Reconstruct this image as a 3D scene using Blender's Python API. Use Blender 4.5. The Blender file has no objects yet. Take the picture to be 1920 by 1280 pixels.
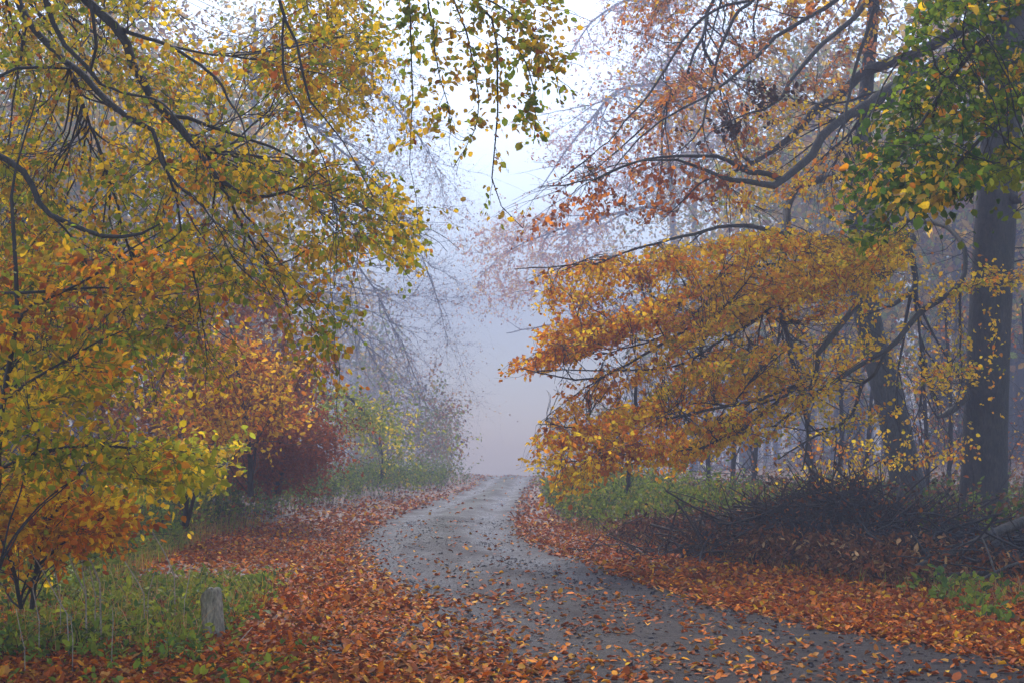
import bpy, math
import numpy as np
from mathutils import Vector

SC = bpy.context.scene
rad = math.radians
# ------------------------------------------------------------------ camera
FPX = 50.0 / 36.0 * 1920.0
CAMZ = 1.6
PITCH = math.atan(200.0 / FPX)
cam = bpy.data.cameras.new("camera")
cam.lens = 50.0
cam.sensor_width = 36.0
cam.clip_start = 0.1
cam.clip_end = 2000.0
cam.dof.use_dof = True
cam.dof.focus_distance = 15.0
cam.dof.aperture_fstop = 5.0
camo = bpy.data.objects.new("camera", cam)
SC.collection.objects.link(camo)
camo.location = (0, 0, CAMZ)
camo.rotation_euler = (math.pi / 2 + PITCH, 0, 0)
SC.camera = camo
# ------------------------------------------------------------------ light
SUN_EL, SUN_AZ = rad(46), rad(-5)      # azimuth from +Y (down the lane) towards +X
w = bpy.data.worlds.new("World")
SC.world = w
w.use_nodes = True
nt = w.node_tree
bg = nt.nodes["Background"]
sky = nt.nodes.new("ShaderNodeTexSky")
sky.sky_type = 'NISHITA'
sky.sun_disc = False
sky.sun_elevation = SUN_EL
sky.sun_rotation = SUN_AZ
sky.air_density = 1.0
sky.dust_density = 1.0
nt.links.new(sky.outputs[0], bg.inputs[0])
bg.inputs[1].default_value = 0.15
sl = bpy.data.lights.new("sun", 'SUN')
sl.energy = 1.3
sl.angle = rad(25)
sl.color = (1.0, 0.975, 0.95)
so = bpy.data.objects.new("sun", sl)
SC.collection.objects.link(so)
ts = Vector((math.sin(SUN_AZ) * math.cos(SUN_EL), math.cos(SUN_AZ) * math.cos(SUN_EL), math.sin(SUN_EL)))
so.rotation_euler = ts.to_track_quat('Z', 'Y').to_euler()
so.location = (0, 0, 60)
SC.view_settings.view_transform = 'Standard'
SC.view_settings.look = 'None'
SC.view_settings.exposure = 1.82
SC.view_settings.gamma = 1.0
# ------------------------------------------------------------------ render
cy = SC.cycles
cy.use_denoising = True
cy.max_bounces = 7
cy.diffuse_bounces = 3
cy.glossy_bounces = 2
cy.transmission_bounces = 3
cy.volume_bounces = 2
cy.transparent_max_bounces = 4
cy.sample_clamp_indirect = 4.0
HAZE_DENSITY = 0.0062
HAZE_COLOR = (0.325, 0.35, 0.46, 1)
HAZE_G = 0.22

# ------------------------------------------------------------------ maths helpers
cp, sp = math.cos(PITCH), math.sin(PITCH)


def P(px, py, d):
    """point at distance d (along +Y) seen at photo pixel px, py"""
    px = np.asarray(px, float); py = np.asarray(py, float); d = np.asarray(d, float)
    X = (px - 960) / FPX
    Y = (640 - py) / FPX
    dy = cp - Y * sp
    dz = sp + Y * cp
    t = d / dy
    return np.stack([X * t, d + 0 * t, CAMZ + dz * t], -1)


def ground_d(py, z=0.0):
    Y = (640 - np.asarray(py, float)) / FPX
    return (z - CAMZ) * (cp - Y * sp) / (sp + Y * cp)


def G(px, py):
    return P(px, py, ground_d(py))


def nrm(v):
    return v / np.maximum(np.linalg.norm(v, axis=-1, keepdims=True), 1e-9)


def smooth(a, b, x):
    t = np.clip((x - a) / (b - a), 0, 1)
    return t * t * (3 - 2 * t)


def _hash(i, j, seed):
    h = (i * 374761393 + j * 668265263 + seed * 1442695041) & 0x7fffffff
    h = ((h ^ (h >> 13)) * 1274126177) & 0x7fffffff
    h = h ^ (h >> 16)
    return (h & 0xffff) / 65535.0


def noise2(x, y, seed=0):
    x = np.asarray(x, float); y = np.asarray(y, float)
    xi = np.floor(x).astype(np.int64); yi = np.floor(y).astype(np.int64)
    fx = x - xi; fy = y - yi
    fx = fx * fx * (3 - 2 * fx); fy = fy * fy * (3 - 2 * fy)
    a = _hash(xi, yi, seed); b = _hash(xi + 1, yi, seed)
    c = _hash(xi, yi + 1, seed); d = _hash(xi + 1, yi + 1, seed)
    return (a * (1 - fx) + b * fx) * (1 - fy) + (c * (1 - fx) + d * fx) * fy


def fbm(x, y, seed=0):
    return 0.5 * noise2(x, y, seed) + 0.3 * noise2(2.1 * x + 7, 2.1 * y, seed + 1) + 0.2 * noise2(4.3 * x, 4.3 * y + 5, seed + 2)


# ------------------------------------------------------------------ road outline (photo pixels of its edges -> world)
_re = np.array([[1400, 2350], [1280, 2010], [1245, 1920], [1215, 1750], [1190, 1600], [1160, 1450], [1120, 1300], [1075, 1150],
                [1040, 1040], [1010, 985], [970, 968], [930, 982], [905, 995], [888, 1005]], float)
_le = np.array([[1400, 480], [1280, 560], [1200, 620], [1130, 660], [1080, 645], [1040, 650], [1010, 672], [980, 715],
                [950, 795], [920, 880], [905, 902], [888, 925]], float)
_rw = G(_re[:, 1], _re[:, 0])
_lw = G(_le[:, 1], _le[:, 0])


def road_r(y):
    return np.interp(y, np.append(_rw[:, 1], 300), np.append(_rw[:, 0], _rw[-1, 0] + 3))


def road_l(y):
    return np.interp(y, np.append(_lw[:, 1], 300), np.append(_lw[:, 0], _lw[-1, 0] + 3))


_vl = G(np.array([-150, 200, 380, 450, 600, 700, 830, 900]), np.array([1230, 1100, 1012, 995, 962, 944, 926, 905]))


def verge_l(y):
    """x of the left verge's plants: everything left of it is planted"""
    return np.interp(y, np.append(_vl[:, 1], 300), np.append(_vl[:, 0], 0.0))


_vr = G(np.array([2300, 2000, 1750, 1500, 1300, 1150, 1045, 1012, 1008]), np.array([1290, 1180, 1125, 1080, 1045, 1015, 985, 940, 905]))


def verge_r(y):
    return np.interp(y, np.append(_vr[:, 1], 300), np.append(_vr[:, 0], 5.0))


def ground_z(x, y):
    x = np.asarray(x, float); y = np.asarray(y, float)
    eL = verge_l(y) - x
    eR = x - verge_r(y)
    h = 0.22 * smooth(-0.5, 2.5, eL) + 0.25 * smooth(-0.2, 3.0, eR)
    h = h + 0.05 * (fbm(x * 0.7, y * 0.7, 3) - 0.5) * (0.4 + smooth(0, 2, np.maximum(eL, eR)))
    h = h + 0.9 * smooth(6, 30, np.maximum(eL, eR))
    h = h - 0.032 * np.maximum(y - 76, 0) * smooth(76, 104, y)
    return h


# ------------------------------------------------------------------ mesh helpers
class Geo:
    """gathers vertices and faces (quads) with one colour per vertex"""

    def __init__(self):
        self.v = []; self.q = []; self.c = []; self.n = 0

    def add(self, verts, quads, col=None):
        verts = np.asarray(verts, float).reshape(-1, 3)
        self.v.append(verts); self.q.append(np.asarray(quads).reshape(-1, 4) + self.n)
        if col is None:
            col = np.ones((len(verts), 3))
        self.c.append(np.asarray(col, float).reshape(-1, 3))
        self.n += len(verts)

    def build(self, name, material, parent=None, smooth_faces=True):
        me = bpy.data.meshes.new(name)
        v = np.concatenate(self.v); q = np.concatenate(self.q)
        if parent is not None:
            v = v - np.array(parent.location)
        me.vertices.add(len(v)); me.vertices.foreach_set("co", v.astype(np.float32).ravel())
        me.loops.add(q.size); me.loops.foreach_set("vertex_index", q.astype(np.int32).ravel())
        me.polygons.add(len(q))
        me.polygons.foreach_set("loop_start", (np.arange(len(q)) * 4).astype(np.int32))
        me.polygons.foreach_set("loop_total", np.full(len(q), 4, np.int32))
        me.polygons.foreach_set("use_smooth", np.full(len(q), bool(smooth_faces)))
        a = me.attributes.new("tint", 'FLOAT_COLOR', 'POINT')
        c = np.concatenate(self.c)
        a.data.foreach_set("color", np.concatenate([c, np.ones((len(c), 1))], 1).astype(np.float32).ravel())
        me.update(calc_edges=True)
        me.validate()
        me.materials.append(material)
        o = bpy.data.objects.new(name, me)
        SC.collection.objects.link(o)
        if parent is not None:
            o.parent = parent
        return o


def tag(o, label=None, cat=None, group=None, kind=None):
    if label: o["label"] = label
    if cat: o["category"] = cat
    if group: o["group"] = group
    if kind: o["kind"] = kind
    return o


def thing(name, loc, label, cat, group=None):
    o = bpy.data.objects.new(name, None)
    o.empty_display_size = 0.3
    SC.collection.objects.link(o)
    o.location = tuple(float(a) for a in loc)
    return tag(o, label, cat, group)


def tube_arrays(pts, r, sides, caps=True):
    """pts (K,n,3), r (K,n) -> verts, quads for K tubes"""
    K, n, _ = pts.shape
    T = np.zeros_like(pts)
    T[:, 1:-1] = pts[:, 2:] - pts[:, :-2]
    T[:, 0] = pts[:, 1] - pts[:, 0]; T[:, -1] = pts[:, -1] - pts[:, -2]
    T = nrm(T)
    mean = nrm(pts[:, -1] - pts[:, 0])
    ax = np.eye(3)[np.argmin(np.abs(mean), 1)]
    ref = nrm(np.cross(mean, ax))[:, None, :]
    N = nrm(ref - (ref * T).sum(-1, keepdims=True) * T)
    B = np.cross(T, N)
    a = np.arange(sides) * 2 * np.pi / sides
    ring = pts[:, :, None, :] + r[:, :, None, None] * (np.cos(a)[:, None] * N[:, :, None, :] + np.sin(a)[:, None] * B[:, :, None, :])
    verts = ring.reshape(-1, 3)
    idx = np.arange(K * n * sides).reshape(K, n, sides)
    nx = np.roll(idx, -1, 2)
    quads = np.stack([idx[:, :-1], nx[:, :-1], nx[:, 1:], idx[:, 1:]], -1).reshape(-1, 4)
    return verts, quads


def spline(ctrl, n):
    """Catmull-Rom through ctrl (m,k) resampled to n points"""
    c = np.asarray(ctrl, float)
    m = len(c)
    e = np.concatenate([[2 * c[0] - c[1]], c, [2 * c[-1] - c[-2]]])
    seg = np.concatenate([[0], np.cumsum(np.linalg.norm(np.diff(c[:, :3], axis=0), axis=1))])
    s = np.linspace(0, seg[-1], n)
    i = np.clip(np.searchsorted(seg, s, side='right') - 1, 0, m - 2)
    t = ((s - seg[i]) / np.maximum(seg[i + 1] - seg[i], 1e-9))[:, None]
    p0, p1, p2, p3 = e[i], e[i + 1], e[i + 2], e[i + 3]
    return 0.5 * (2 * p1 + (p2 - p0) * t + (2 * p0 - 5 * p1 + 4 * p2 - p3) * t ** 2 + (3 * p1 - p0 - 3 * p2 + p3) * t ** 3)


# ------------------------------------------------------------------ materials
def new_mat(name):
    m = bpy.data.materials.new(name)
    m.use_nodes = True
    t = m.node_tree
    return m, t, t.nodes["Principled BSDF"], t.nodes["Material Output"]


def ramp(t, fac, stops):
    r = t.nodes.new("ShaderNodeValToRGB")
    while len(r.color_ramp.elements) < len(stops):
        r.color_ramp.elements.new(0.5)
    for e, (p, c) in zip(r.color_ramp.elements, stops):
        e.position = p
        e.color = (c[0], c[1], c[2], 1) if hasattr(c, '__len__') else (c, c, c, 1)
    t.links.new(fac, r.inputs[0])
    return r.outputs[0]


def noise(t, scale, detail=4, rough=0.6, vec=None):
    n = t.nodes.new("ShaderNodeTexNoise")
    n.inputs["Scale"].default_value = scale
    n.inputs["Detail"].default_value = detail
    n.inputs["Roughness"].default_value = rough
    if vec is not None:
        t.links.new(vec, n.inputs["Vector"])
    return n


def objco(t, scale=(1, 1, 1)):
    c = t.nodes.new("ShaderNodeTexCoord")
    mp = t.nodes.new("ShaderNodeMapping")
    mp.inputs["Scale"].default_value = scale
    t.links.new(c.outputs["Object"], mp.inputs["Vector"])
    return mp.outputs[0]


def mix(t, fac, a, b, mode='MIX'):
    m = t.nodes.new("ShaderNodeMix")
    m.data_type = 'RGBA'; m.blend_type = mode
    for sock, val in ((m.inputs["Factor"], fac), (m.inputs["A"], a), (m.inputs["B"], b)):
        sock = [s for s in m.inputs if s.name == sock.name and (s.type == 'RGBA' or sock.name == "Factor")]
        sock = sock[0]
        if hasattr(val, "is_output"):
            t.links.new(val, sock)
        elif hasattr(val, "__len__"):
            sock.default_value = (val[0], val[1], val[2], 1)
        else:
            sock.default_value = val
    return [o for o in m.outputs if o.type == 'RGBA'][0]


def leaf_material(name, translucency=0.45, gloss=0.25):
    m, t, b, out = new_mat(name)
    at = t.nodes.new("ShaderNodeAttribute"); at.attribute_name = "tint"
    nz = noise(t, 40, 3, 0.6, objco(t))
    col = mix(t, 1.0, at.outputs["Color"], ramp(t, nz.outputs["Fac"], [(0.3, 0.85), (0.7, 1.15)]), 'MULTIPLY')
    t.links.new(col, b.inputs["Base Color"])
    b.inputs["Roughness"].default_value = 0.55
    b.inputs["Specular IOR Level"].default_value = gloss
    tr = t.nodes.new("ShaderNodeBsdfTranslucent")
    t.links.new(col, tr.inputs["Color"])
    ms = t.nodes.new("ShaderNodeMixShader")
    ms.inputs[0].default_value = translucency
    t.links.new(b.outputs[0], ms.inputs[1]); t.links.new(tr.outputs[0], ms.inputs[2])
    t.links.new(ms.outputs[0], out.inputs["Surface"])
    return m


def bark_material(name, dark, light, moss=(0.03, 0.036, 0.016), scale=6.0, moss_amount=0.5):
    m, t, b, out = new_mat(name)
    v = objco(t, (1, 1, 0.35))
    n1 = noise(t, scale, 6, 0.65, v)
    n2 = noise(t, scale * 5, 4, 0.6, v)
    c = ramp(t, n1.outputs["Fac"], [(0.3, dark), (0.7, light)])
    n3 = noise(t, 1.1, 3, 0.6, objco(t))
    k = ramp(t, n3.outputs["Fac"], [(0.45, 0.0), (0.7, moss_amount)])
    c = mix(t, k, c, moss)
    c = mix(t, 1.0, c, ramp(t, n2.outputs["Fac"], [(0.3, 0.45), (0.7, 1.45)]), 'MULTIPLY')
    t.links.new(c, b.inputs["Base Color"])
    b.inputs["Roughness"].default_value = 0.75
    bu = t.nodes.new("ShaderNodeBump"); bu.inputs["Strength"].default_value = 0.9; bu.inputs["Distance"].default_value = 0.03
    t.links.new(n2.outputs["Fac"], bu.inputs["Height"]); t.links.new(bu.outputs[0], b.inputs["Normal"])
    return m


M_LEAF = leaf_material("tree_leaf", 0.65, 0.1)
M_DRYLEAF = leaf_material("fallen_leaf", 0.12, 0.05)
M_GREEN = leaf_material("undergrowth_leaf", 0.4, 0.12)
M_BARK = bark_material("beech_bark", (0.020, 0.014, 0.010), (0.052, 0.040, 0.029))
M_TWIG = bark_material("twig_bark", (0.015, 0.011, 0.009), (0.034, 0.026, 0.022), moss_amount=0.2)
M_BRUSH = bark_material("dead_twig_bark", (0.022, 0.013, 0.009), (0.065, 0.042, 0.03), moss_amount=0.15)
M_GREYBARK = bark_material("grey_bark", (0.04, 0.037, 0.033), (0.085, 0.078, 0.07))
M_DEADWOOD = bark_material("dead_wood", (0.03, 0.021, 0.015), (0.085, 0.06, 0.042), moss_amount=0.5)
M_STALK = bark_material("dry_stalk", (0.28, 0.2, 0.13), (0.55, 0.44, 0.32), moss=(0.2, 0.14, 0.08), scale=20)
M_POST = bark_material("weathered_wood", (0.12, 0.095, 0.06), (0.46, 0.39, 0.28), moss=(0.14, 0.14, 0.05), scale=11, moss_amount=0.6)


# ------------------------------------------------------------------ leaves
PAL = dict(
    green=(0.20, 0.26, 0.022), dgreen=(0.06, 0.115, 0.018), lime=(0.34, 0.34, 0.022), yellow=(0.92, 0.62, 0.022),
    gold=(0.92, 0.53, 0.016), ochre=(0.48, 0.27, 0.030), orange=(0.74, 0.22, 0.015), rust=(0.34, 0.085, 0.018),
    brown=(0.19, 0.075, 0.03), dark=(0.05, 0.025, 0.018), maroon=(0.29, 0.070, 0.020), tan=(0.55, 0.30, 0.12), pink=(0.60, 0.24, 0.11))


def palette_colors(rng, n, weights, groups=None, ngroups=1, clump=0.6):
    """n colours; members of a clump lean to the same colour"""
    names = list(weights); wv = np.array([weights[k] for k in names], float); wv /= wv.sum()
    cols = np.array([PAL[k] for k in names])
    pick = rng.choice(len(names), n, p=wv)
    if groups is not None:
        gp = rng.choice(len(names), ngroups, p=wv)
        keep = rng.random(n) < clump
        pick = np.where(keep, gp[groups], pick)
    c = cols[pick]
    other = cols[rng.choice(len(names), n, p=wv)]
    k = rng.random((n, 1)) * 0.35
    c = c * (1 - k) + other * k
    return c * np.exp(rng.normal(0, 0.16, (n, 1)))


def leaf_mesh(geo, rng, base, direction, normal, size, col, width=0.62, curl=0.18):
    """n ovate leaves, two quads each folded along the midrib"""
    n = len(base)
    d = nrm(direction)
    s = nrm(np.cross(d, normal))
    u = np.cross(s, d)
    L = size[:, None]
    W = L * width * 0.5 * rng.uniform(0.75, 1.1, (n, 1))
    f = L * rng.uniform(0.02, curl, (n, 1))
    cu = L * rng.normal(0, curl, (n, 1))
    v = np.empty((n, 6, 3))
    v[:, 0] = base
    v[:, 1] = base + d * L * 0.30 + s * W * 0.92 + u * f
    v[:, 2] = base + d * L * 0.68 + s * W * 0.80 + u * (f + cu * 0.5)
    v[:, 3] = base + d * L + u * cu
    v[:, 4] = base + d * L * 0.68 - s * W * 0.80 + u * (f + cu * 0.5)
    v[:, 5] = base + d * L * 0.30 - s * W * 0.92 + u * f
    k = np.arange(n)[:, None] * 6
    q = np.concatenate([k + np.array([[0, 1, 2, 3]]), k + np.array([[0, 3, 4, 5]])], 0)
    geo.add(v, q, np.repeat(col, 6, 0))


# ------------------------------------------------------------------ branch growing
def sample_poly(rng, poly, n):
    poly = np.asarray(poly, float)
    lo, hi = poly.min(0), poly.max(0)
    out = np.zeros((0, 2))
    while len(out) < n:
        p = lo + rng.random((n * 2 + 20, 2)) * (hi - lo)
        ins = np.zeros(len(p), bool)
        j = len(poly) - 1
        for i in range(len(poly)):
            xi, yi = poly[i]; xj, yj = poly[j]
            c = ((yi > p[:, 1]) != (yj > p[:, 1])) & (p[:, 0] < (xj - xi) * (p[:, 1] - yi) / ((yj - yi) if yj != yi else 1e-9) + xi)
            ins ^= c
            j = i
        out = np.concatenate([out, p[ins]])
    return out[:n]


def poly_area(poly):
    p = np.asarray(poly, float)
    q = np.roll(p, -1, 0)
    return 0.5 * abs((p[:, 0] * q[:, 1] - q[:, 0] * p[:, 1]).sum())


def targets(rng, regions, n):
    """regions: (polygon in photo pixels, near, far, weight) -> n world points, region index"""
    ws = np.array([(r[3] if isinstance(r[0], str) else poly_area(r[0]) * r[3]) for r in regions]); ws /= ws.sum()
    cnt = rng.multinomial(n, ws)
    pts, idx = [], []
    for i, (r, k) in enumerate(zip(regions, cnt)):
        if k == 0: continue
        if isinstance(r[0], str):        # along the limbs themselves
            nd = np.concatenate([a for a in r[4]]); j = rng.integers(0, len(nd), k)
            pts.append(nd[j] + rng.normal(0, 1, (k, 3)) * np.array([r[1], r[1], r[2]]))
            idx.append(np.full(k, i)); continue
        if len(r) > 4:                   # flat drooping sprays: streaks that fall away to one side
            S = max(4, int(poly_area(r[0]) / 3300.0))
            c0 = sample_poly(rng, r[0], S)
            w_ = rng.gamma(2.0, 1.0, S)
            j = rng.choice(S, k, p=w_ / w_.sum())
            an = r[4] + rng.normal(0, .10, S)
            ln = rng.uniform(70, 190, S); th = rng.uniform(3.5, 9, S); dd = rng.uniform(r[1], r[2], S)
            x0_ = min(q_[0] for q_ in r[0])
            c0[:, 0] = np.maximum(c0[:, 0], x0_ + ln * rng.uniform(.55, 1.0, S))
            t_ = rng.beta(1.6, 1.6, k) * 2 - 1
            x_ = c0[j, 0] - np.cos(an[j]) * ln[j] * t_
            y_ = c0[j, 1] + np.sin(an[j]) * ln[j] * t_ + 0.10 * ln[j] * t_ ** 2 + rng.normal(0, 1, k) * th[j] * (1.2 - .6 * t_)
            pts.append(P(x_ + rng.normal(0, 8, k), y_, dd[j] + rng.normal(0, .45, k)))
            idx.append(np.full(k, i)); continue
        p = sample_poly(rng, r[0], k * 4)
        keep = rng.random(len(p)) < smooth(0.36, 0.56, fbm(p[:, 0] / 70, p[:, 1] / 70, 300 + i)) + 0.08
        p = np.concatenate([p[keep], p[~keep]])[:k]
        p = p + rng.normal(0, 1, p.shape) * np.array([26, 17]) * rng.choice([.6, 1, 1.9], (len(p), 1))
        pts.append(P(p[:, 0], p[:, 1], rng.uniform(r[1], r[2], k)))
        idx.append(np.full(k, i))
    return np.concatenate(pts), np.concatenate(idx)


def attach(tg, nodes, dirs, block=400, cap=3):
    """for every target the node it best grows from; no node carries more than a few branches"""
    out = np.full(len(tg), -1)
    load = np.zeros(len(nodes), int)
    todo = np.arange(len(tg))
    for rnd in range(6):
        pen = np.where(load >= cap, 1e3, 1.0)
        best = np.empty(len(todo), int); cost = np.empty(len(todo))
        for a in range(0, len(todo), block):
            t_ = tg[todo[a:a + block]]
            d = t_[:, None, :] - nodes[None]
            L = np.linalg.norm(d, axis=-1)
            cs = (d * dirs[None]).sum(-1) / np.maximum(L, 1e-6)
            jit = 1 + 0.7 * np.random.default_rng(a + len(tg) + rnd).random(L.shape)
            c = (L * (1.75 - cs) * jit + 0.02) * pen[None]
            best[a:a + block] = c.argmin(1); cost[a:a + block] = c.min(1)
        order = np.argsort(cost)
        left = []
        for i in order:
            n_ = best[i]
            if load[n_] < cap or rnd == 5:
                out[todo[i]] = n_; load[n_] += 1
            else:
                left.append(todo[i])
        todo = np.array(left, int)
        if len(todo) == 0: break
    return out


def node_dirs(pts):
    T = np.zeros_like(pts)
    T[:, 1:-1] = pts[:, 2:] - pts[:, :-2]
    T[:, 0] = pts[:, 1] - pts[:, 0]; T[:, -1] = pts[:, -1] - pts[:, -2]
    return nrm(T)


def grow(rng, tg, nodes, dirs, rads, n, r_base, r_tip, bend, droop, wobble):
    """curved branches from the best node to each target; returns pts (K,n,3), r (K,n)"""
    j = attach(tg, nodes, dirs)
    p0 = nodes[j]; v = tg - p0
    L = np.linalg.norm(v, axis=1, keepdims=True)
    t0 = nrm(dirs[j] * bend + nrm(v) * (1 - bend) + rng.normal(0, 0.15, p0.shape))
    t1 = nrm(nrm(v) + np.asarray(droop) + rng.normal(0, 0.15, p0.shape))
    s = np.linspace(0, 1, n)[None, :, None]
    h0 = 2 * s ** 3 - 3 * s ** 2 + 1; h1 = s ** 3 - 2 * s ** 2 + s; h2 = -2 * s ** 3 + 3 * s ** 2; h3 = s ** 3 - s ** 2
    pts = h0 * p0[:, None] + h1 * (t0 * L)[:, None] + h2 * tg[:, None] + h3 * (t1 * L)[:, None]
    wob = np.cumsum(rng.normal(0, 1, pts.shape), 1); wob -= wob[:, :1]
    wob -= wob[:, -1:] * s
    pts = pts + wob * (wobble * L[:, None] / n)
    rb = np.minimum(rads[j] * 0.75, r_base * np.clip(L[:, 0] / 1.2, 0.45, 1.6))[:, None]
    rt = np.minimum(r_tip, rb * 0.8)
    r = rb + (rt - rb) * s[:, :, 0] ** 0.8
    return pts, r


def flat(pts, r):
    return pts.reshape(-1, 3), node_dirs(pts).reshape(-1, 3), r.reshape(-1)


def twig_leaves(rng, geo, pts, per, size, col, face=0.4, hang=0.4, t0=0.15, up=0.3, width=0.62, spread=0.03):
    """leaves along twigs (K,n,3); col (K*per,3)"""
    K, n, _ = pts.shape
    t = np.sort(rng.uniform(t0, 1.0, (K, per)), 1) * (n - 1)
    i = np.clip(t.astype(int), 0, n - 2); f = (t - i)[..., None]
    k = np.arange(K)[:, None]
    b = pts[k, i] * (1 - f) + pts[k, i + 1] * f
    tan = nrm(pts[k, i + 1] - pts[k, i])
    nor = rng.normal(0, 1, (K, per, 3))
    nor = nrm(nor) + np.array([0, -1.0, 0.25]) * face + np.array([0, 0, 1.0]) * up
    nor = nrm(nor)
    side = np.where(np.arange(per) % 2 == 0, 1.0, -1.0)[None, :, None]
    d = tan * 0.55 + side * np.cross(tan, nor) * 0.85 + np.array([0, 0, -1.0]) * hang + rng.normal(0, 0.25, (K, per, 3))
    b = b + rng.normal(0, spread, b.shape)
    sz = np.clip(rng.normal(size, size * 0.28, K * per), size * 0.4, size * 1.6)
    leaf_mesh(geo, rng, b.reshape(-1, 3), d.reshape(-1, 3), nor.reshape(-1, 3), sz, col, width)


def limb_pts(rows, n=24):
    """rows of (px, py, d, radius_px) -> pts (n,3), r (n)"""
    a = np.array(rows, float)
    w3 = P(a[:, 0], a[:, 1], a[:, 2])
    r = a[:, 3] * a[:, 2] / FPX
    c = spline(np.concatenate([w3, r[:, None]], 1), n)
    return c[:, :3], np.maximum(c[:, 3], 0.003)


def rough_tube(rng, pts, r, sides, amount=0.06, flare=0.0, flare_h=0.6):
    """one limb or trunk with uneven girth"""
    v, q = tube_arrays(pts[None], r[None], sides)
    n = len(pts)
    v = v.reshape(n, sides, 3)
    a = np.arange(sides) / sides
    rel = v - pts[:, None]
    k = 1 + amount * rng.normal(0, 1, (n, 1)) * 0.4 + amount * np.sin(2 * np.pi * (a[None] * 3 + rng.random() + np.linspace(0, 2, n)[:, None]))
    k = k + amount * 0.5 * np.sin(2 * np.pi * (a[None] * 7 + np.linspace(0, 3, n)[:, None]))
    if flare:
        h = (pts[:, 2] - pts[0, 2])
        fl = np.exp(-h / flare_h)[:, None]
        k = k + flare * fl * (0.7 + 0.6 * np.sin(2 * np.pi * (a[None] * 5 + 0.3)))
    return (pts[:, None] + rel * k[..., None]).reshape(-1, 3), q


# ================================================================== GROUND AND ROAD
def grid_sheet(name, xs, ys, zf, material, kind):
    X, Y = np.meshgrid(xs, ys)
    if callable(zf):
        Z = zf(X, Y)
    nx, ny = len(xs), len(ys)
    idx = np.arange(nx * ny).reshape(ny, nx)
    q = np.stack([idx[:-1, :-1], idx[:-1, 1:], idx[1:, 1:], idx[1:, :-1]], -1).reshape(-1, 4)
    g = Geo(); g.add(np.stack([X, Y, Z], -1), q)
    o = g.build(name, material)
    return tag(o, kind=kind)


m, t, b, out = new_mat("leaf_litter_soil")
v = objco(t)
vo = t.nodes.new("ShaderNodeTexVoronoi"); vo.inputs["Scale"].default_value = 16
t.links.new(v, vo.inputs["Vector"])
sepc = t.nodes.new("ShaderNodeSeparateColor"); t.links.new(vo.outputs["Color"], sepc.inputs[0])
c = ramp(t, sepc.outputs[0], [(0.0, (0.045, 0.02, 0.012)), (0.4, (0.12, 0.045, 0.018)), (0.75, (0.22, 0.08, 0.025)), (1.0, (0.33, 0.14, 0.04))])
n1 = noise(t, 0.6, 5, 0.6, v)
c = mix(t, ramp(t, n1.outputs["Fac"], [(0.4, 0.15), (0.65, 0.75)]), c, (0.035, 0.024, 0.017))
t.links.new(c, b.inputs["Base Color"]); b.inputs["Roughness"].default_value = 0.7
bu = t.nodes.new("ShaderNodeBump"); bu.inputs["Strength"].default_value = 0.7; bu.inputs["Distance"].default_value = 0.03
t.links.new(vo.outputs["Distance"], bu.inputs["Height"]); t.links.new(bu.outputs[0], b.inputs["Normal"])
M_GROUND = m
xs = np.concatenate([np.linspace(-198, -12, 56), np.linspace(-11.6, 11.6, 110), np.linspace(12, 198, 56)])
ys = np.concatenate([np.linspace(-18, 5, 14), np.linspace(5.3, 60, 190), np.linspace(61, 515, 110)])
grid_sheet("ground", xs, ys, ground_z, M_GROUND, "structure")

m, t, b, out = new_mat("wet_gravel_track")
v = objco(t)
geo_n = t.nodes.new("ShaderNodeAttribute"); geo_n.attribute_name = "tint"
sc3 = t.nodes.new("ShaderNodeSeparateColor"); t.links.new(geo_n.outputs["Color"], sc3.inputs[0])
n1 = noise(t, 1.1, 7, 0.72, objco(t, (1, 0.4, 1)))
n2 = noise(t, 26, 6, 0.85, v)
n3 = noise(t, 5.0, 5, 0.6, v)
c = ramp(t, n1.outputs["Fac"], [(0.35, (0.010, 0.006, 0.0055)), (0.65, (0.036, 0.021, 0.020))])
c = mix(t, 1.0, c, ramp(t, n2.outputs["Fac"], [(0.30, 0.15), (0.5, 0.9), (0.70, 2.1)]), 'MULTIPLY')
c = mix(t, ramp(t, n3.outputs["Fac"], [(0.42, 0.0), (0.68, 0.8)]), c, (0.040, 0.022, 0.015))
gm = t.nodes.new("ShaderNodeMath"); gm.operation = 'MULTIPLY'
t.links.new(sc3.outputs[1], gm.inputs[0]); t.links.new(ramp(t, n3.outputs["Fac"], [(0.35, 0.1), (0.6, 0.8)]), gm.inputs[1])
c = mix(t, gm.outputs[0], c, (0.05, 0.052, 0.022))
rd = t.nodes.new("ShaderNodeMath"); rd.operation = 'MULTIPLY'; rd.inputs[1].default_value = 0.55
t.links.new(sc3.outputs[0], rd.inputs[0])
c = mix(t, rd.outputs[0], c, (0.016, 0.011, 0.013))
t.links.new(c, b.inputs["Base Color"])
rm = t.nodes.new("ShaderNodeMath"); rm.operation = 'MULTIPLY_ADD'
t.links.new(sc3.outputs[0], rm.inputs[0]); rm.inputs[1].default_value = -0.22
t.links.new(ramp(t, n1.outputs["Fac"], [(0.35, 0.40), (0.62, 0.74)]), rm.inputs[2]); t.links.new(rm.outputs[0], b.inputs["Roughness"])
b.inputs["Specular IOR Level"].default_value = 0.15
bu = t.nodes.new("ShaderNodeBump"); bu.inputs["Strength"].default_value = 1.0; bu.inputs["Distance"].default_value = 0.03
t.links.new(n2.outputs["Fac"], bu.inputs["Height"])
bu2 = t.nodes.new("ShaderNodeBump"); bu2.inputs["Strength"].default_value = 0.6; bu2.inputs["Distance"].default_value = 0.06
t.links.new(n3.outputs["Fac"], bu2.inputs["Height"]); t.links.new(bu.outputs[0], bu2.inputs["Normal"])
t.links.new(bu2.outputs[0], b.inputs["Normal"])
M_ROAD = m
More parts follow.
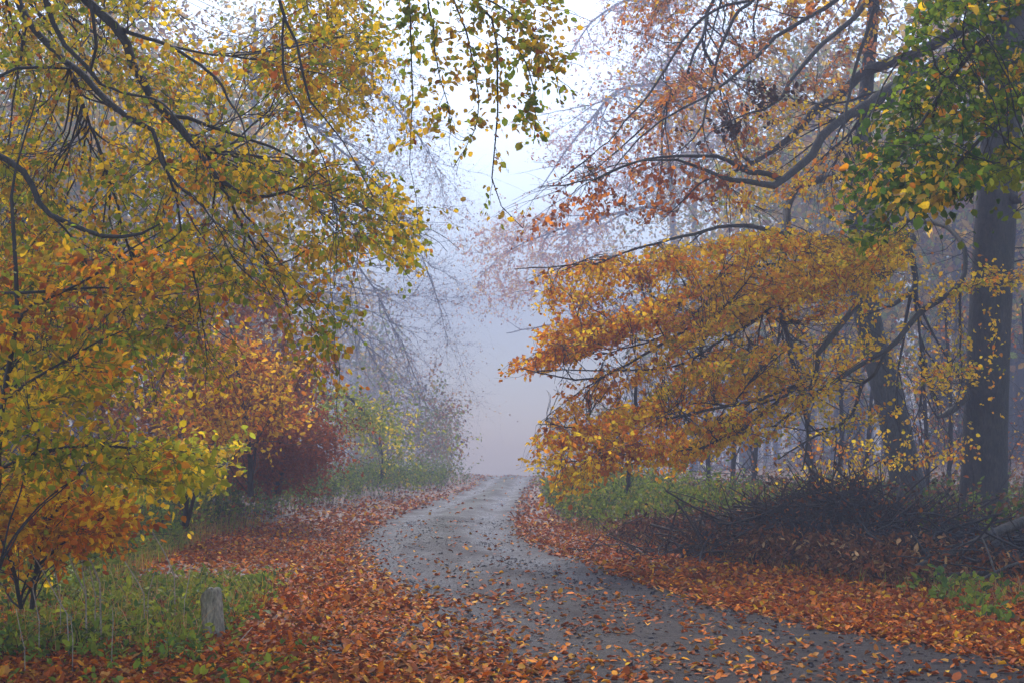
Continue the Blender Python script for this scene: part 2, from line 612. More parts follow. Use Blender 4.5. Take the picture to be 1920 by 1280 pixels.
ys = np.concatenate([np.linspace(4, 60, 230), np.linspace(60.5, 480, 190)])
us = np.linspace(0, 1, 41)
Y, U = np.meshgrid(ys, us, indexing='ij')
xl = road_l(ys) - 0.25 + 0.3 * (fbm(ys * 0.9, ys * 0, 21) - 0.5)
xr = road_r(ys) + 0.15 + 0.25 * (fbm(ys * 0.9, ys * 0 + 9, 22) - 0.5)
X = xl[:, None] * (1 - U) + xr[:, None] * U
rut = np.exp(-((U - 0.27) / 0.10) ** 2) + np.exp(-((U - 0.75) / 0.10) ** 2)
Z = ground_z(X, Y) + 0.012 - 0.035 * rut * smooth(0, .1, U) + 0.05 * np.exp(-((U - 0.5) / 0.22) ** 2) + 0.02 * (fbm(X * 3, Y * 3, 30) - 0.5) + 0.03
# the ground below dips clear of the track sheet
idx = np.arange(Y.size).reshape(Y.shape)
q = np.stack([idx[:-1, :-1], idx[:-1, 1:], idx[1:, 1:], idx[1:, :-1]], -1).reshape(-1, 4)
mid = np.exp(-((U - 0.48) / 0.10) ** 2) * smooth(18, 30, Y)
g = Geo(); g.add(np.stack([X, Y, Z], -1), q, np.stack([rut, mid, U], -1))
tag(g.build("track", M_ROAD), kind="structure")

# ------------------------------------------------------------------ fallen leaves
def road_z(x, y):
    xl = road_l(y) - 0.25; xr = road_r(y) + 0.15
    u = (x - xl) / (xr - xl)
    ins = (u > 0) & (u < 1)
    r_ = np.exp(-((u - 0.27) / 0.10) ** 2) + np.exp(-((u - 0.75) / 0.10) ** 2)
    z = ground_z(x, y)
    return np.where(ins, z + 0.042 - 0.03 * r_ + 0.05 * np.exp(-((u - 0.5) / 0.22) ** 2), z)


rng = np.random.default_rng(5)
g = Geo()


def litter(n, d0, d1, power, size):
    u = rng.random(n)
    y = (d0 ** (1 - power) + u * (d1 ** (1 - power) - d0 ** (1 - power))) ** (1 / (1 - power))
    half = 0.40 * y + 1.0
    x = rng.uniform(-1, 1, n) * half
    l, r = road_l(y), road_r(y)
    q_ = (x - l) / (r - l)
    wl = np.interp(y, [8, 10, 14, 20, 26, 60], [0.36, 0.30, 0.20, 0.10, 0.05, 0.05])
    inside = (q_ > 0) & (q_ < 1)
    bare = 0.035 + 0.4 * smooth(66, 82, y) + 0.10 * (1 - smooth(9, 20, y)) * (1 - q_ * 0.6)
    dens = np.where(q_ < 0.5, np.exp(-(np.maximum(q_, 0) / wl) ** 2), np.exp(-(np.maximum(1 - q_, 0) / 0.05) ** 2))
    dens = np.where(inside, np.maximum(dens, bare), 1.0)
    cl = fbm(x * 1.6, y * 0.8, 40)
    dens = dens * np.clip(np.where(inside, 0.35 + 2.2 * (cl - 0.25), 0.55 + 1.3 * (fbm(x * 1.1, y * 0.6, 44) - 0.2)), 0.05, 1)
    # worn patch where a second track turns off to the left
    px_ = np.exp(-(((x + 4.0) / 1.0) ** 2 + ((y - 18.0) / 1.7) ** 2))
    dens = dens * (1 - 0.75 * px_)
    eL = verge_l(y) - x; eR = x - verge_r(y)
    e = np.maximum(eL, eR)
    dens = dens * (1 - 0.75 * smooth(0.2, 1.6, e)) * (1 - 0.2 * smooth(2, 5, e))
    k = rng.random(n) < dens
    x, y, inside = x[k], y[k], inside[k]
    n = len(x)
    z = road_z(x, y) + rng.random(n) * np.where(inside, 0.008, 0.035) + 0.004
    tl = np.where(inside, .12, .33)
    nor = nrm(np.stack([rng.normal(0, 1, n) * tl, (rng.normal(-.1, 1, n)) * tl, np.ones(n)], -1))
    a = rng.random(n) * 6.283
    d = np.stack([np.cos(a), np.sin(a), rng.normal(0.12, 0.2, n) * np.where(inside, .3, 1)], -1)
    wts = dict(orange=2.0, rust=3.4, brown=2.0, gold=0.45, tan=0.5, ochre=0.6, yellow=0.14, maroon=0.6)
    col = palette_colors(rng, n, wts) * np.array([1.0, .80, .42])
    sz = np.clip(rng.normal(size, size * 0.25, n), size * .4, size * 1.7)
    leaf_mesh(g, rng, np.stack([x, y, z], -1), d, nor, sz, col, 0.72, 0.32)


litter(90000, 7.6, 15, 0.6, 0.056)
litter(96000, 14, 30, 1.001, 0.066)
litter(52000, 29, 98, 1.2, 0.10)
tag(g.build("fallen_leaves", M_DRYLEAF), "carpet of fallen orange and brown leaves along both sides of the track", "leaf litter", kind="stuff")

rng = np.random.default_rng(6)
n = 15000
y = 7.6 * (32 / 7.6) ** rng.random(n) ** 1.15
u = rng.random(n); x = road_l(y) * (1 - u) + road_r(y) * u
k = rng.random(n) < np.clip(2.2 * (fbm(x * 1.3, y * .6, 50) - .25), .1, 1)
x, y = x[k], y[k]; n = len(x)
sz = np.clip(rng.gamma(2.5, .0045, n), .004, .03)
oct_ = np.array([[1, 0, 0], [0, 1, 0], [-1, 0, 0], [0, -1, 0], [.3, .3, .8], [-.3, .3, .7], [-.3, -.3, .8], [.3, -.3, .7]], float)
v = oct_[None] * sz[:, None, None] * rng.uniform(.6, 1.3, (n, 8, 3)) * np.array([1, 1, .7])
a = rng.random(n) * 6.283; ca, sa = np.cos(a)[:, None], np.sin(a)[:, None]
v = np.stack([v[..., 0] * ca - v[..., 1] * sa, v[..., 0] * sa + v[..., 1] * ca, v[..., 2]], -1) + np.stack([x, y, road_z(x, y) - .002], -1)[:, None]
q0 = np.array([[0, 1, 5, 4], [1, 2, 6, 5], [2, 3, 7, 6], [3, 0, 4, 7], [4, 5, 6, 7]])
q = (np.arange(n)[:, None, None] * 8 + q0[None]).reshape(-1, 4)
gcol = np.array([[.03, .024, .026], [.05, .04, .042], [.05, .036, .036], [.04, .025, .02]])[rng.integers(0, 4, n)]
g = Geo(); g.add(v, q, np.repeat(gcol, 8, 0))
m, t, b, out = new_mat("wet_stone")
at = t.nodes.new("ShaderNodeAttribute"); at.attribute_name = "tint"
t.links.new(at.outputs["Color"], b.inputs["Base Color"]); b.inputs["Roughness"].default_value = .6; b.inputs["Specular IOR Level"].default_value = .1
tag(g.build("gravel", m, None, False), "loose wet stones scattered over the worn track", "gravel", kind="stuff")

# ================================================================== TREES
def tube_part(name, parent, pts, r, sides, mat, rng, amount=0.05, flare=0.0, flare_h=0.6):
    v, q = rough_tube(rng, pts, r, sides, amount, flare, flare_h)
    g = Geo(); g.add(v, q)
    return g.build(name, mat, parent)


def leafy(rng, root, limbs, regions, nA, nB, nC, per, size, palettes, droop=(0, 0, -0.3), bend=0.55, face=0.4, hang=0.4, up=0.3,
          clump=0.6, rA=0.022, rB=0.009, rC=0.0035, leaf_mat=None, twig_len=None, bare=0.0, limb_mat=None, twig_mat=None, width=0.62,
          spread=0.03, region_size=None):
    """limbs [(pts, r, visible)]: children limb, one branchwork mesh and the leaves as crown"""
    leaf_mat = leaf_mat or M_LEAF; limb_mat = limb_mat or M_BARK; twig_mat = twig_mat or M_TWIG
    nodes, dirs, rads = [], [], []
    for pts, r, vis in limbs:
        if vis:
            tube_part("limb", root, pts, r, 8, limb_mat, rng, 0.06)
        if vis == 2: continue
        nodes.append(pts); dirs.append(node_dirs(pts[None])[0]); rads.append(r)
    nodes = np.concatenate(nodes); dirs = np.concatenate(dirs); rads = np.concatenate(rads)
    gw = Geo()
    tA, _ = targets(rng, regions, nA)
    # far targets grow first so that near ones can hang from them
    pA, rA_ = grow(rng, tA, nodes, dirs, rads, 12, rA, 0.004, bend, droop, 0.10)
    v, q = tube_arrays(pA, rA_, 5); gw.add(v, q)
    fn, fd, fr = flat(pA[:, 2:], rA_[:, 2:])
    nodes2, dirs2, rads2 = np.concatenate([nodes, fn]), np.concatenate([dirs, fd]), np.concatenate([rads, fr])
    tB, _ = targets(rng, regions, nB)
    pB, rB_ = grow(rng, tB, nodes2, dirs2, rads2, 8, rB, 0.0025, bend, droop, 0.12)
    v, q = tube_arrays(pB, rB_, 4); gw.add(v, q)
    fn, fd, fr = flat(pB[:, 1:], rB_[:, 1:])
    nodes3, dirs3, rads3 = np.concatenate([nodes2, fn]), np.concatenate([dirs2, fd]), np.concatenate([rads2, fr])
    tC, iC = targets(rng, regions, nC)
    pC, rC_ = grow(rng, tC, nodes3, dirs3, rads3, 6, rC, 0.0013, bend, droop, 0.16)
    v, q = tube_arrays(pC, rC_, 3); gw.add(v, q)
    gw.build("branchwork", twig_mat, root)
    gl = Geo()
    for i in range(len(regions)):
        k = np.where(iC == i)[0]
        if bare: k = k[rng.random(len(k)) > bare]
        if len(k) == 0: continue
        pal = palettes[min(i, len(palettes) - 1)]
        if pal is None: continue
        # clumps share a colour: by coarse position
        mid = pC[k, 3]
        cell = np.floor(mid / 0.55).astype(np.int64)
        cid = (cell[:, 0] * 73856093 ^ cell[:, 1] * 19349663 ^ cell[:, 2] * 83492791) % 4096
        ids = np.repeat(cid, per)
        col = palette_colors(rng, len(k) * per, pal, ids, 4096, clump)
        sz = size if region_size is None else region_size[i]
        twig_leaves(rng, gl, pC[k], per, sz, col, face, hang, 0.12, up, width, spread)
    if gl.n:
        gl.build("crown", leaf_mat, root)
    return root


def world_limb(pts, n=16):
    c = spline(np.array(pts, float), n)
    return c[:, :3], np.maximum(c[:, 3], 0.003)


def join_limb(pre, rows, n=30):
    """world points (x, y, z, r) followed by photo rows (px, py, d, r_px)"""
    a = np.array(rows, float)
    w3 = P(a[:, 0], a[:, 1], a[:, 2]); r = a[:, 3] * a[:, 2] / FPX
    c = np.concatenate([np.array(pre, float).reshape(-1, 4), np.concatenate([w3, r[:, None]], 1)])
    c = spline(c, n)
    return c[:, :3], np.maximum(c[:, 3], 0.003)


def cloud_crown(rng, geo, centre, radius, n, size, pal, clumps=60):
    """leaf clumps through an uneven ellipsoid"""
    cc = nrm(rng.normal(0, 1, (clumps, 3))) * rng.random((clumps, 1)) ** 0.45 * np.array(radius) + np.array(centre)
    k = rng.integers(0, clumps, n)
    p = cc[k] + rng.normal(0, 1, (n, 3)) * np.array(radius) * np.array([0.16, 0.16, 0.10])
    d = rng.normal(0, 1, (n, 3)); nor = rng.normal(0, 1, (n, 3)) + np.array([0, 0, 0.8])
    col = palette_colors(rng, n, pal, k, clumps, 0.6)
    leaf_mesh(geo, rng, p, d, nrm(nor), np.clip(rng.normal(size, size * .25, n), size * .4, size * 1.6), col)


# ------------------------------------------------------------------ big beech on the right
rng = np.random.default_rng(11)
dT = 28.0
base = G(1843, 985) * 1.0
base = P(1843, 992, dT); base[2] = float(ground_z(base[0], base[1])) - 0.15
rt = thing("tall_beech", base, "tall dark beech with the thickest straight trunk, behind the heap of logs", "tree")
tr = P(np.array([1843, 1846, 1852, 1862, 1873, 1885, 1893, 1902]), np.array([992, 850, 700, 500, 300, 100, -60, -260]), dT)
tr[0] = base
tr = np.concatenate([tr, tr[-1:] + np.array([[0.4, 0.3, 4.0], [0.6, 0.6, 8.0]])])
rr = np.array([0.43, 0.425, 0.415, 0.40, 0.385, 0.37, 0.36, 0.34, 0.25, 0.1])
c = spline(np.concatenate([tr, rr[:, None]], 1), 60)
tube_part("trunk", rt, c[:, :3], c[:, 3], 32, M_BARK, rng, 0.018, 0.22, 0.5)
# broken stub low on the trunk
a, r_ = limb_pts([(1812, 742, 27.7, 9), (1795, 758, 27.4, 8), (1775, 775, 27.1, 6), (1757, 783, 27.0, 2)], 10)
tube_part("broken_stub", rt, a, r_, 8, M_DEADWOOD, rng, 0.12)
a, r_ = limb_pts([(1898, 372, dT - .3, 10), (1908, 376, dT - .5, 7), (1914, 380, dT - .6, 3)], 6)
tube_part("burr", rt, a, r_, 8, M_BARK, rng, 0.1)
limbs = []


def L(rows, n=30, pre=None):
    a, r = join_limb(pre, rows, n) if pre is not None else limb_pts(rows, n)
    s_ = np.linspace(0, 1, n)[:, None]
    wob = np.cumsum(rng.normal(0, 1, a.shape), 0); wob -= wob[:1] * (1 - s_) + wob[-1:] * s_
    a = a + wob * 0.055 * np.linalg.norm(np.diff(a, axis=0), axis=1).mean()
    limbs.append((a, r, True))


L([(1890, 20, 27.8, 13), (1844, 74, 27, 12), (1804, 97, 26, 11.5), (1750, 128, 25, 11), (1676, 168, 24, 10), (1633, 198, 23.4, 9.5), (1592, 218, 23, 9), (1562, 239, 22.7, 8.5), (1535, 265, 22.4, 8.5),
   (1522, 292, 22.2, 8), (1495, 316, 22, 7.5), (1468, 339, 21.8, 7), (1445, 353, 21.6, 6.5), (1414, 349, 21.4, 5.5), (1381, 343, 21.2, 5), (1347, 331, 21, 4.2), (1300, 312, 20.8, 3),
   (1250, 300, 20.6, 2.2), (1180, 310, 20.4, 1.6), (1090, 350, 20, 1)], 50)
L([(1468, 339, 21.8, 6), (1438, 324, 21.6, 5.5), (1408, 322, 21.5, 5), (1381, 309, 21.4, 4.5), (1347, 296, 21.3, 4), (1280, 296, 21, 3), (1200, 302, 20.6, 2), (1100, 335, 20.2, 1.5), (1010, 352, 19.8, 1)])
L([(1885, 30, 28.3, 12), (1800, 60, 29, 11), (1710, 104, 29.5, 10.5), (1616, 138, 29.5, 10), (1582, 168, 29.3, 10), (1532, 202, 29, 9.5), (1502, 235, 28.8, 8), (1440, 290, 28.5, 5), (1360, 330, 28, 3)])
L([(1860, -200, 27, 9), (1720, -110, 25, 7.5), (1643, 0, 23, 6), (1633, 20, 22.8, 5.5), (1603, 50, 22.4, 5), (1566, 74, 22, 4.6), (1535, 97, 21.6, 4.2), (1498, 134, 21.2, 3.8), (1475, 155, 21, 3.4), (1461, 185, 20.8, 3), (1424, 208, 20.5, 2.4), (1384, 215, 20.2, 1.5), (1330, 250, 20, 1)])
L([(1850, -240, 28, 8), (1680, -120, 26, 6), (1579, 0, 24, 4.6), (1542, 27, 23.6, 4.2), (1468, 67, 23, 3.8), (1438, 94, 22.8, 3.5), (1404, 124, 22.5, 3.2), (1364, 161, 22, 2.8), (1324, 192, 21.6, 2.4), (1280, 215, 21.3, 2), (1200, 262, 21, 1.6), (1140, 330, 20.6, 1)])
L([(1643, 10, 23, 4), (1629, 67, 22.8, 3.6), (1609, 141, 22.6, 3.2), (1592, 198, 22.4, 2.6), (1580, 260, 22, 1.5)], 16)
L([(1840, -330, 28, 7), (1560, -160, 26, 5), (1414, 0, 25, 3.6), (1384, 30, 24.6, 3.2), (1357, 87, 24.2, 3), (1340, 141, 24, 2.6), (1330, 192, 23.7, 2.2), (1310, 249, 23.3, 1.7), (1280, 279, 23, 1.2)])
L([(1830, -380, 28, 7), (1480, -200, 27, 5), (1337, 0, 26, 3.5), (1317, 37, 25.6, 3.2), (1293, 94, 25.2, 2.8), (1280, 134, 25, 2.5), (1240, 190, 24.6, 2), (1180, 260, 24.2, 1.6), (1100, 330, 23.8, 1)])
L([(1414, 0, 25, 3), (1340, 20, 24.6, 2.8), (1280, 81, 24.2, 2.6), (1251, 134, 24, 2.4), (1211, 192, 23.6, 2), (1174, 232, 23.2, 1.7), (1144, 269, 22.8, 1.3), (1060, 330, 22.4, .9)])
orange = dict(orange=2, pink=2, tan=1.2, gold=1, rust=.8)
leafy(rng, rt, limbs, [
    ([(1150, -80), (1640, -80), (1640, 120), (1480, 200), (1400, 260), (1300, 330), (1200, 290), (1120, 210), (1110, 90)], 22, 29, 0.6, 0.6),
    ([(930, 310), (1100, 270), (1280, 290), (1420, 330), (1420, 420), (1200, 420), (1000, 420), (950, 380)], 20, 24, 0.4, 0.25),
    ([(1380, 200), (1480, 190), (1620, 230), (1640, 420), (1450, 440), (1330, 360)], 23, 28, 1.0, 0.38),
    ([(1320, 255), (1400, 185), (1440, 165), (1500, 170), (1500, 215), (1430, 230), (1350, 262)], 20, 20.8, 0.9)],
    80, 700, 3000, 6, 0.075,
    [orange, dict(rust=2, brown=1, orange=1.6, maroon=.8), dict(gold=2.5, yellow=1.5, orange=1.2, lime=.4, tan=.5), dict(dark=3, brown=1)],
    droop=(-0.35, 0, -0.35), bend=0.6, face=0.2, hang=0.25, up=0.5, bare=0.52, rA=0.024, rB=0.0105, rC=0.0055, width=.75)
g = Geo()
cloud_crown(rng, g, (base[0] + 1.5, base[1] + 1, 16.5), (8, 8, 4), 3600, 0.34, dict(gold=2, orange=1, yellow=1))  # unseen crown top, leaf cover tuned to shade the wood below
g.build("upper_shade_crown", M_LEAF, rt)

# ------------------------------------------------------------------ leaning beech on the right
rng = np.random.default_rng(12)
dL = 30.0
base = P(1716, 985, dL); base[2] = float(ground_z(base[0], base[1])) - 0.15
rt = thing("leaning_beech", base, "leaning grey beech beside the tall dark trunk, its yellow boughs reaching over the track", "tree")
tr = P(np.array([1716, 1700, 1678, 1660, 1640, 1622, 1612, 1618, 1635, 1655]), np.array([985, 900, 800, 720, 650, 560, 440, 250, 50, -150]), dL)
tr[0] = base
rr = np.array([0.36, 0.33, 0.31, 0.30, 0.285, 0.27, 0.24, 0.17, 0.13, 0.10])
tr = np.concatenate([tr, tr[-1:] + np.array([[0.6, 0, 5.0]])]); rr = np.append(rr, 0.06)
c = spline(np.concatenate([tr, rr[:, None]], 1), 56)
tube_part("trunk", rt, c[:, :3], c[:, 3], 28, M_GREYBARK, rng, 0.03, 0.35, 0.5)
limbs = []
L([(1618, 380, 29.7, 9), (1640, 400, 27, 8), (1609, 443, 25, 7), (1572, 467, 24, 6.5), (1529, 501, 23.3, 6), (1498, 524, 22.8, 5.5), (1450, 560, 22.3, 4.5), (1410, 600, 22, 3.5), (1350, 640, 21.5, 2.6), (1280, 680, 21, 2), (1180, 690, 20.5, 1.5), (1010, 695, 20, 1)], 40)
L([(1614, 430, 29.8, 9), (1700, 440, 26, 8), (1683, 480, 25, 7.5), (1663, 511, 24.4, 7), (1616, 554, 23.6, 6.5), (1596, 581, 23.2, 6), (1566, 622, 22.8, 5.5), (1539, 655, 22.4, 5), (1532, 695, 22.1, 4.5), (1505, 709, 21.8, 4), (1440, 760, 21.3, 3), (1330, 830, 20.6, 2), (1200, 850, 20, 1.3), (1060, 865, 19.5, .8)], 40)
L([(1613, 420, 29.8, 7), (1740, 425, 26, 5), (1790, 460, 24.5, 4.6), (1796, 500, 24, 4.6), (1777, 551, 23.5, 5), (1727, 588, 23, 6), (1703, 615, 22.7, 5.5), (1663, 655, 22.3, 5), (1596, 695, 21.9, 4), (1540, 730, 21.5, 3), (1450, 800, 21, 2)], 36)
L([(1612, 330, 29.8, 8), (1500, 350, 27, 7.5), (1482, 430, 25.5, 7), (1472, 490, 25, 6.5), (1468, 564, 24.6, 6), (1478, 618, 24.3, 5), (1485, 665, 24, 4.4), (1502, 719, 23.7, 3.8), (1515, 816, 23.2, 2.5), (1505, 880, 23, 1.5)], 36)
L([(1482, 430, 25.5, 5), (1430, 460, 24.6, 4.6), (1384, 497, 24, 4.2), (1354, 531, 23.5, 3.8), (1327, 564, 23, 3.2), (1280, 605, 22.4, 2.4), (1220, 640, 22, 1.7), (1120, 665, 21.4, 1)], 28)
L([(1472, 490, 25, 4), (1400, 510, 23.5, 3.2), (1280, 568, 22, 2.6), (1238, 591, 21.6, 2.2), (1178, 618, 21.2, 1.8), (1110, 628, 20.8, 1.2)], 24)
L([(1470, 520, 25, 4.4), (1380, 570, 23, 3.6), (1280, 628, 21.5, 3.2), (1211, 665, 21, 2.6), (1144, 699, 20.6, 2.2), (1077, 712, 20.2, 1.7), (976, 690, 19.8, .9)], 28)
L([(1482, 440, 25.5, 5), (1380, 420, 24, 3.6), (1280, 437, 23, 2.8), (1194, 464, 22.4, 2.2), (1110, 490, 21.8, 1.7), (965, 505, 21, .8)], 24)
L([(1505, 719, 22, 4), (1400, 750, 21, 3), (1280, 776, 20.4, 2.2), (1211, 793, 20, 1.8), (1110, 803, 19.6, 1.3), (1010, 795, 19.2, .8)], 24)
L([(1616, 719, 22.4, 4), (1603, 766, 22.2, 3.4), (1576, 796, 22, 3), (1522, 820, 21.7, 2), (1460, 860, 21.3, 1.2)], 20)
L([(1663, 655, 22.3, 3.5), (1640, 700, 22.2, 3.2), (1616, 719, 22.4, 3)], 8)
L([(1690, 440, 27, 7), (1707, 470, 26.6, 6.5), (1717, 531, 26.3, 5.5), (1690, 560, 26, 5), (1666, 575, 25.8, 3)], 16)
gold = dict(gold=2.6, yellow=2.2, orange=1.5, ochre=.3, lime=.8)
tips = dict(orange=2.8, gold=2.6, rust=.45, pink=.2, yellow=.9)
leafy(rng, rt, limbs, [
    ([(985, 505), (1100, 480), (1180, 460), (1240, 450), (1220, 590), (1110, 560), (1010, 525)], 20, 23, 1.0, 0.18),
    ([(1200, 460), (1420, 415), (1640, 430), (1640, 540), (1400, 600), (1220, 600)], 20, 25, 1.35, 0.2),
    ([(1045, 610), (1180, 570), (1230, 570), (1240, 690), (1100, 705), (985, 725), (985, 690)], 19, 22, 1.25, 0.38),
    ([(1230, 570), (1400, 580), (1480, 640), (1330, 720), (1230, 700)], 20, 23, 1.0, 0.38),
    ([(1010, 730), (1200, 700), (1230, 860), (1130, 885), (1050, 860), (1040, 800)], 18, 21, 1.15, 0.38),
    ([(1210, 700), (1460, 690), (1480, 800), (1300, 860), (1220, 860)], 19, 22, 0.8, 0.38),
    ([(1400, 430), (1700, 410), (1640, 560), (1600, 680), (1480, 720)], 20, 26, 0.25, 0.38),
    ([(1400, 660), (1610, 640), (1640, 830), (1420, 850)], 20, 24, 0.22, 0.38),
    ([(1750, 540), (1850, 500), (1900, 530), (1850, 555), (1760, 570)], 22.5, 24, 0.8, 0.15),
    ([(1690, 660), (1800, 640), (1800, 800), (1720, 820)], 22.5, 25, 0.30, 0.15),
    ([(1450, 840), (1660, 810), (1790, 830), (1790, 900), (1680, 930), (1480, 900)], 23, 26, 0.16, 0.38)],
    150, 1800, 8000, 6, 0.063, [tips, gold, tips, gold, tips, gold, gold, gold, gold, gold],
    droop=(-0.5, 0, -0.22), bend=0.55, face=0.15, hang=0.2, up=0.6, bare=0.12, rA=0.026, rB=0.0115, rC=0.0055, width=.78)
g = Geo()
cloud_crown(rng, g, (base[0] - 0.5, base[1] + 1, 15.5), (6, 7, 3.5), 2600, 0.34, dict(gold=2, orange=1, yellow=1))  # top of this tree above the view, leaf cover tuned for shade beneath
g.build("upper_shade_crown", M_LEAF, rt)

# ------------------------------------------------------------------ green tree leaning in from the right
rng = np.random.default_rng(13)
base = np.array([7.0, 12.5, float(ground_z(7.0, 12.5)) - 0.1])
rt = thing("green_beech", base, "tree whose still green leaves hang across the top of the tall dark trunk", "tree")
pts, r_ = world_limb([(7.0, 12.5, base[2], .24), (6.9, 12.5, 2.5, .2), (6.7, 12.4, 5.5, .17), (6.6, 12.4, 8.5, .12), (6.6, 12.4, 11, .05)], 30)
tube_part("trunk", rt, pts, r_, 16, M_BARK, rng, 0.03, 0.3, 0.3)
limbs = []
L([(1960, -40, 12.2, 6), (1905, 20, 12, 5), (1840, 90, 11.8, 4.4), (1780, 170, 11.6, 3.6), (1720, 260, 11.5, 2.6), (1660, 340, 11.4, 1.4)], 26, [(6.7, 12.4, 5.9, .07), (5.6, 12.3, 5.9, .05)])
L([(1960, 150, 12.0, 5), (1890, 215, 11.8, 4.2), (1820, 290, 11.6, 3.2), (1750, 360, 11.5, 2.2), (1690, 430, 11.4, 1.2)], 26, [(6.8, 12.4, 5.0, .06), (5.6, 12.2, 5.0, .045)])
L([(1940, -90, 12.4, 5), (1830, -50, 12.2, 4), (1740, 40, 12, 3), (1680, 120, 11.8, 2), (1620, 230, 11.6, 1.2)], 26, [(6.7, 12.4, 6.6, .06), (5.6, 12.3, 6.6, .05)])
L([(1980, 300, 11.4, 3), (1930, 300, 11.2, 2.4), (1880, 310, 11.1, 1.8), (1830, 330, 11, 1.2), (1780, 350, 10.9, .8)], 18, [(6.9, 12.5, 4.2, .04), (5.2, 11.8, 4.3, .03)])
leafy(rng, rt, limbs, [
    ([(1680, -60), (1980, -60), (1980, 120), (1800, 200), (1700, 200), (1650, 130)], 10.6, 13, 0.8, .55),
    ([(1660, 130), (1960, 110), (1960, 280), (1860, 320), (1760, 390), (1690, 440), (1650, 330), (1595, 300), (1600, 260), (1640, 200)], 10.6, 12.8, 0.95, .5),
    ([(1780, 330), (1860, 295), (1960, 270), (1960, 300), (1880, 325), (1800, 355)], 10.7, 11.3, 1.6, .2),
    ([(1690, 430), (1760, 380), (1850, 340), (1840, 370), (1760, 410)], 11, 12, 0.8)],
    60, 420, 1350, 6, 0.060, [dict(dgreen=5, green=2, gold=.6, orange=.35, ochre=.3), dict(dgreen=5, green=2.2, gold=.7, orange=.5, ochre=.3), dict(lime=3, green=2, yellow=1.4), dict(dgreen=2, green=2, gold=.5)],
    droop=(-0.5, 0, -0.45), bend=0.5, face=0.25, hang=0.3, up=0.5, rA=0.012, rB=0.006, width=.78)

g = Geo()
cloud_crown(rng, g, (8.0, 8.0, 13.0), (5.0, 8, 3.6), 5200, 0.34, dict(green=2, gold=1), 90)  # unseen leaf cloud, stretched towards the camera to shade the foreground
cloud_crown(rng, g, (4.5, -6.0, 13.5), (6.0, 9, 3.6), 5200, 0.34, dict(green=2, gold=1), 90)  # unseen leaf cloud added behind the camera to darken the near haze
g.build("upper_shade_crown", M_LEAF, rt)

# ------------------------------------------------------------------ big tree on the left with hanging boughs
rng = np.random.default_rng(14)
bx, by = -6.6, 12.5
base = np.array([bx, by, float(ground_z(bx, by)) - 0.15])
rt = thing("overhanging_beech", base, "beech with dark arching boughs and mixed green and gold leaves hanging over the left side", "tree")
pts, r_ = world_limb([(bx, by, base[2], .36), (bx, by, 3, .32), (bx + .1, by, 6, .29), (bx + .2, by, 9, .25), (bx + .1, by, 13, .15), (bx, by, 16, .05)], 40)
tube_part("trunk", rt, pts, r_, 24, M_BARK, rng, 0.025, 0.3, 0.45)
limbs = []
L([(0, -60, 12.4, 8.5), (37, 0, 12.3, 7.5), (67, 50, 12.2, 7), (97, 87, 12.1, 7), (128, 118, 12, 6.5), (158, 141, 11.9, 6.5), (188, 175, 11.8, 6.3), (215, 198, 11.7, 5.8), (252, 228, 11.6, 5.2), (292, 249, 11.5, 4.6), (302, 286, 11.5, 4), (309, 312, 11.4, 3.6), (333, 343, 11.3, 3), (373, 376, 11.2, 2), (420, 430, 11, 1.2)], 44, [(bx + .2, by, 8.2, .17), (-5.5, 12.5, 7.2, .12)])
L([(120, -70, 12, 10), (161, 0, 12, 9.5), (198, 34, 12, 9), (218, 57, 12, 8.8), (239, 101, 12, 8.5), (249, 131, 12, 8.2), (269, 161, 12, 8), (289, 192, 12, 7.5), (323, 222, 12, 7), (353, 255, 12, 6), (376, 289, 12, 5.4), (393, 316, 12, 4.8), (420, 339, 11.9, 4.2), (460, 360, 11.8, 3.6), (504, 363, 11.7, 3), (571, 349, 11.6, 1.8), (640, 380, 11.5, 1)], 44, [(bx + .2, by, 9.0, .2), (-5.2, 12.3, 8.0, .16)])
L([(218, 50, 12, 4.6), (255, 67, 11.9, 4.2), (302, 79, 11.8, 3.8), (346, 101, 11.7, 3.4), (380, 124, 11.6, 3), (410, 151, 11.5, 2.7), (430, 188, 11.4, 2.4), (447, 215, 11.3, 2), (460, 252, 11.2, 1.5), (470, 310, 11, 1)], 30)
L([(40, -70, 11.6, 6), (81, 0, 11.6, 5.4), (104, 50, 11.6, 5), (118, 77, 11.6, 4.8), (144, 104, 11.6, 4.4), (168, 134, 11.6, 4), (188, 158, 11.7, 3.4)], 24, [(bx + .2, by, 8.4, .12), (-5.4, 12.2, 7.4, .1)])
L([(130, -60, 11.2, 4.5), (155, 0, 11.2, 4), (168, 34, 11.2, 3.8), (175, 67, 11.3, 3.4), (181, 111, 11.4, 3), (170, 134, 11.5, 2.5)], 18, [(-5.2, 12.3, 8.0, .06)])
L([(-60, 150, 11.4, 3.6), (0, 129, 11.4, 3.4), (60, 121, 11.6, 3), (128, 129, 11.9, 2.6)], 14, [(bx + .2, by, 5.4, .06)])
L([(-60, 262, 10.6, 7), (0, 279, 10.6, 6.4), (40, 302, 10.6, 6.2), (64, 329, 10.6, 6), (77, 366, 10.6, 5.6), (97, 393, 10.6, 5.2), (134, 413, 10.6, 4.8), (178, 430, 10.6, 4.4), (208, 435, 10.6, 4), (269, 433, 10.6, 3), (300, 420, 10.6, 1.5)], 36, [(bx + .1, by, 4.6, .12), (-5.6, 11.8, 4.4, .08)])
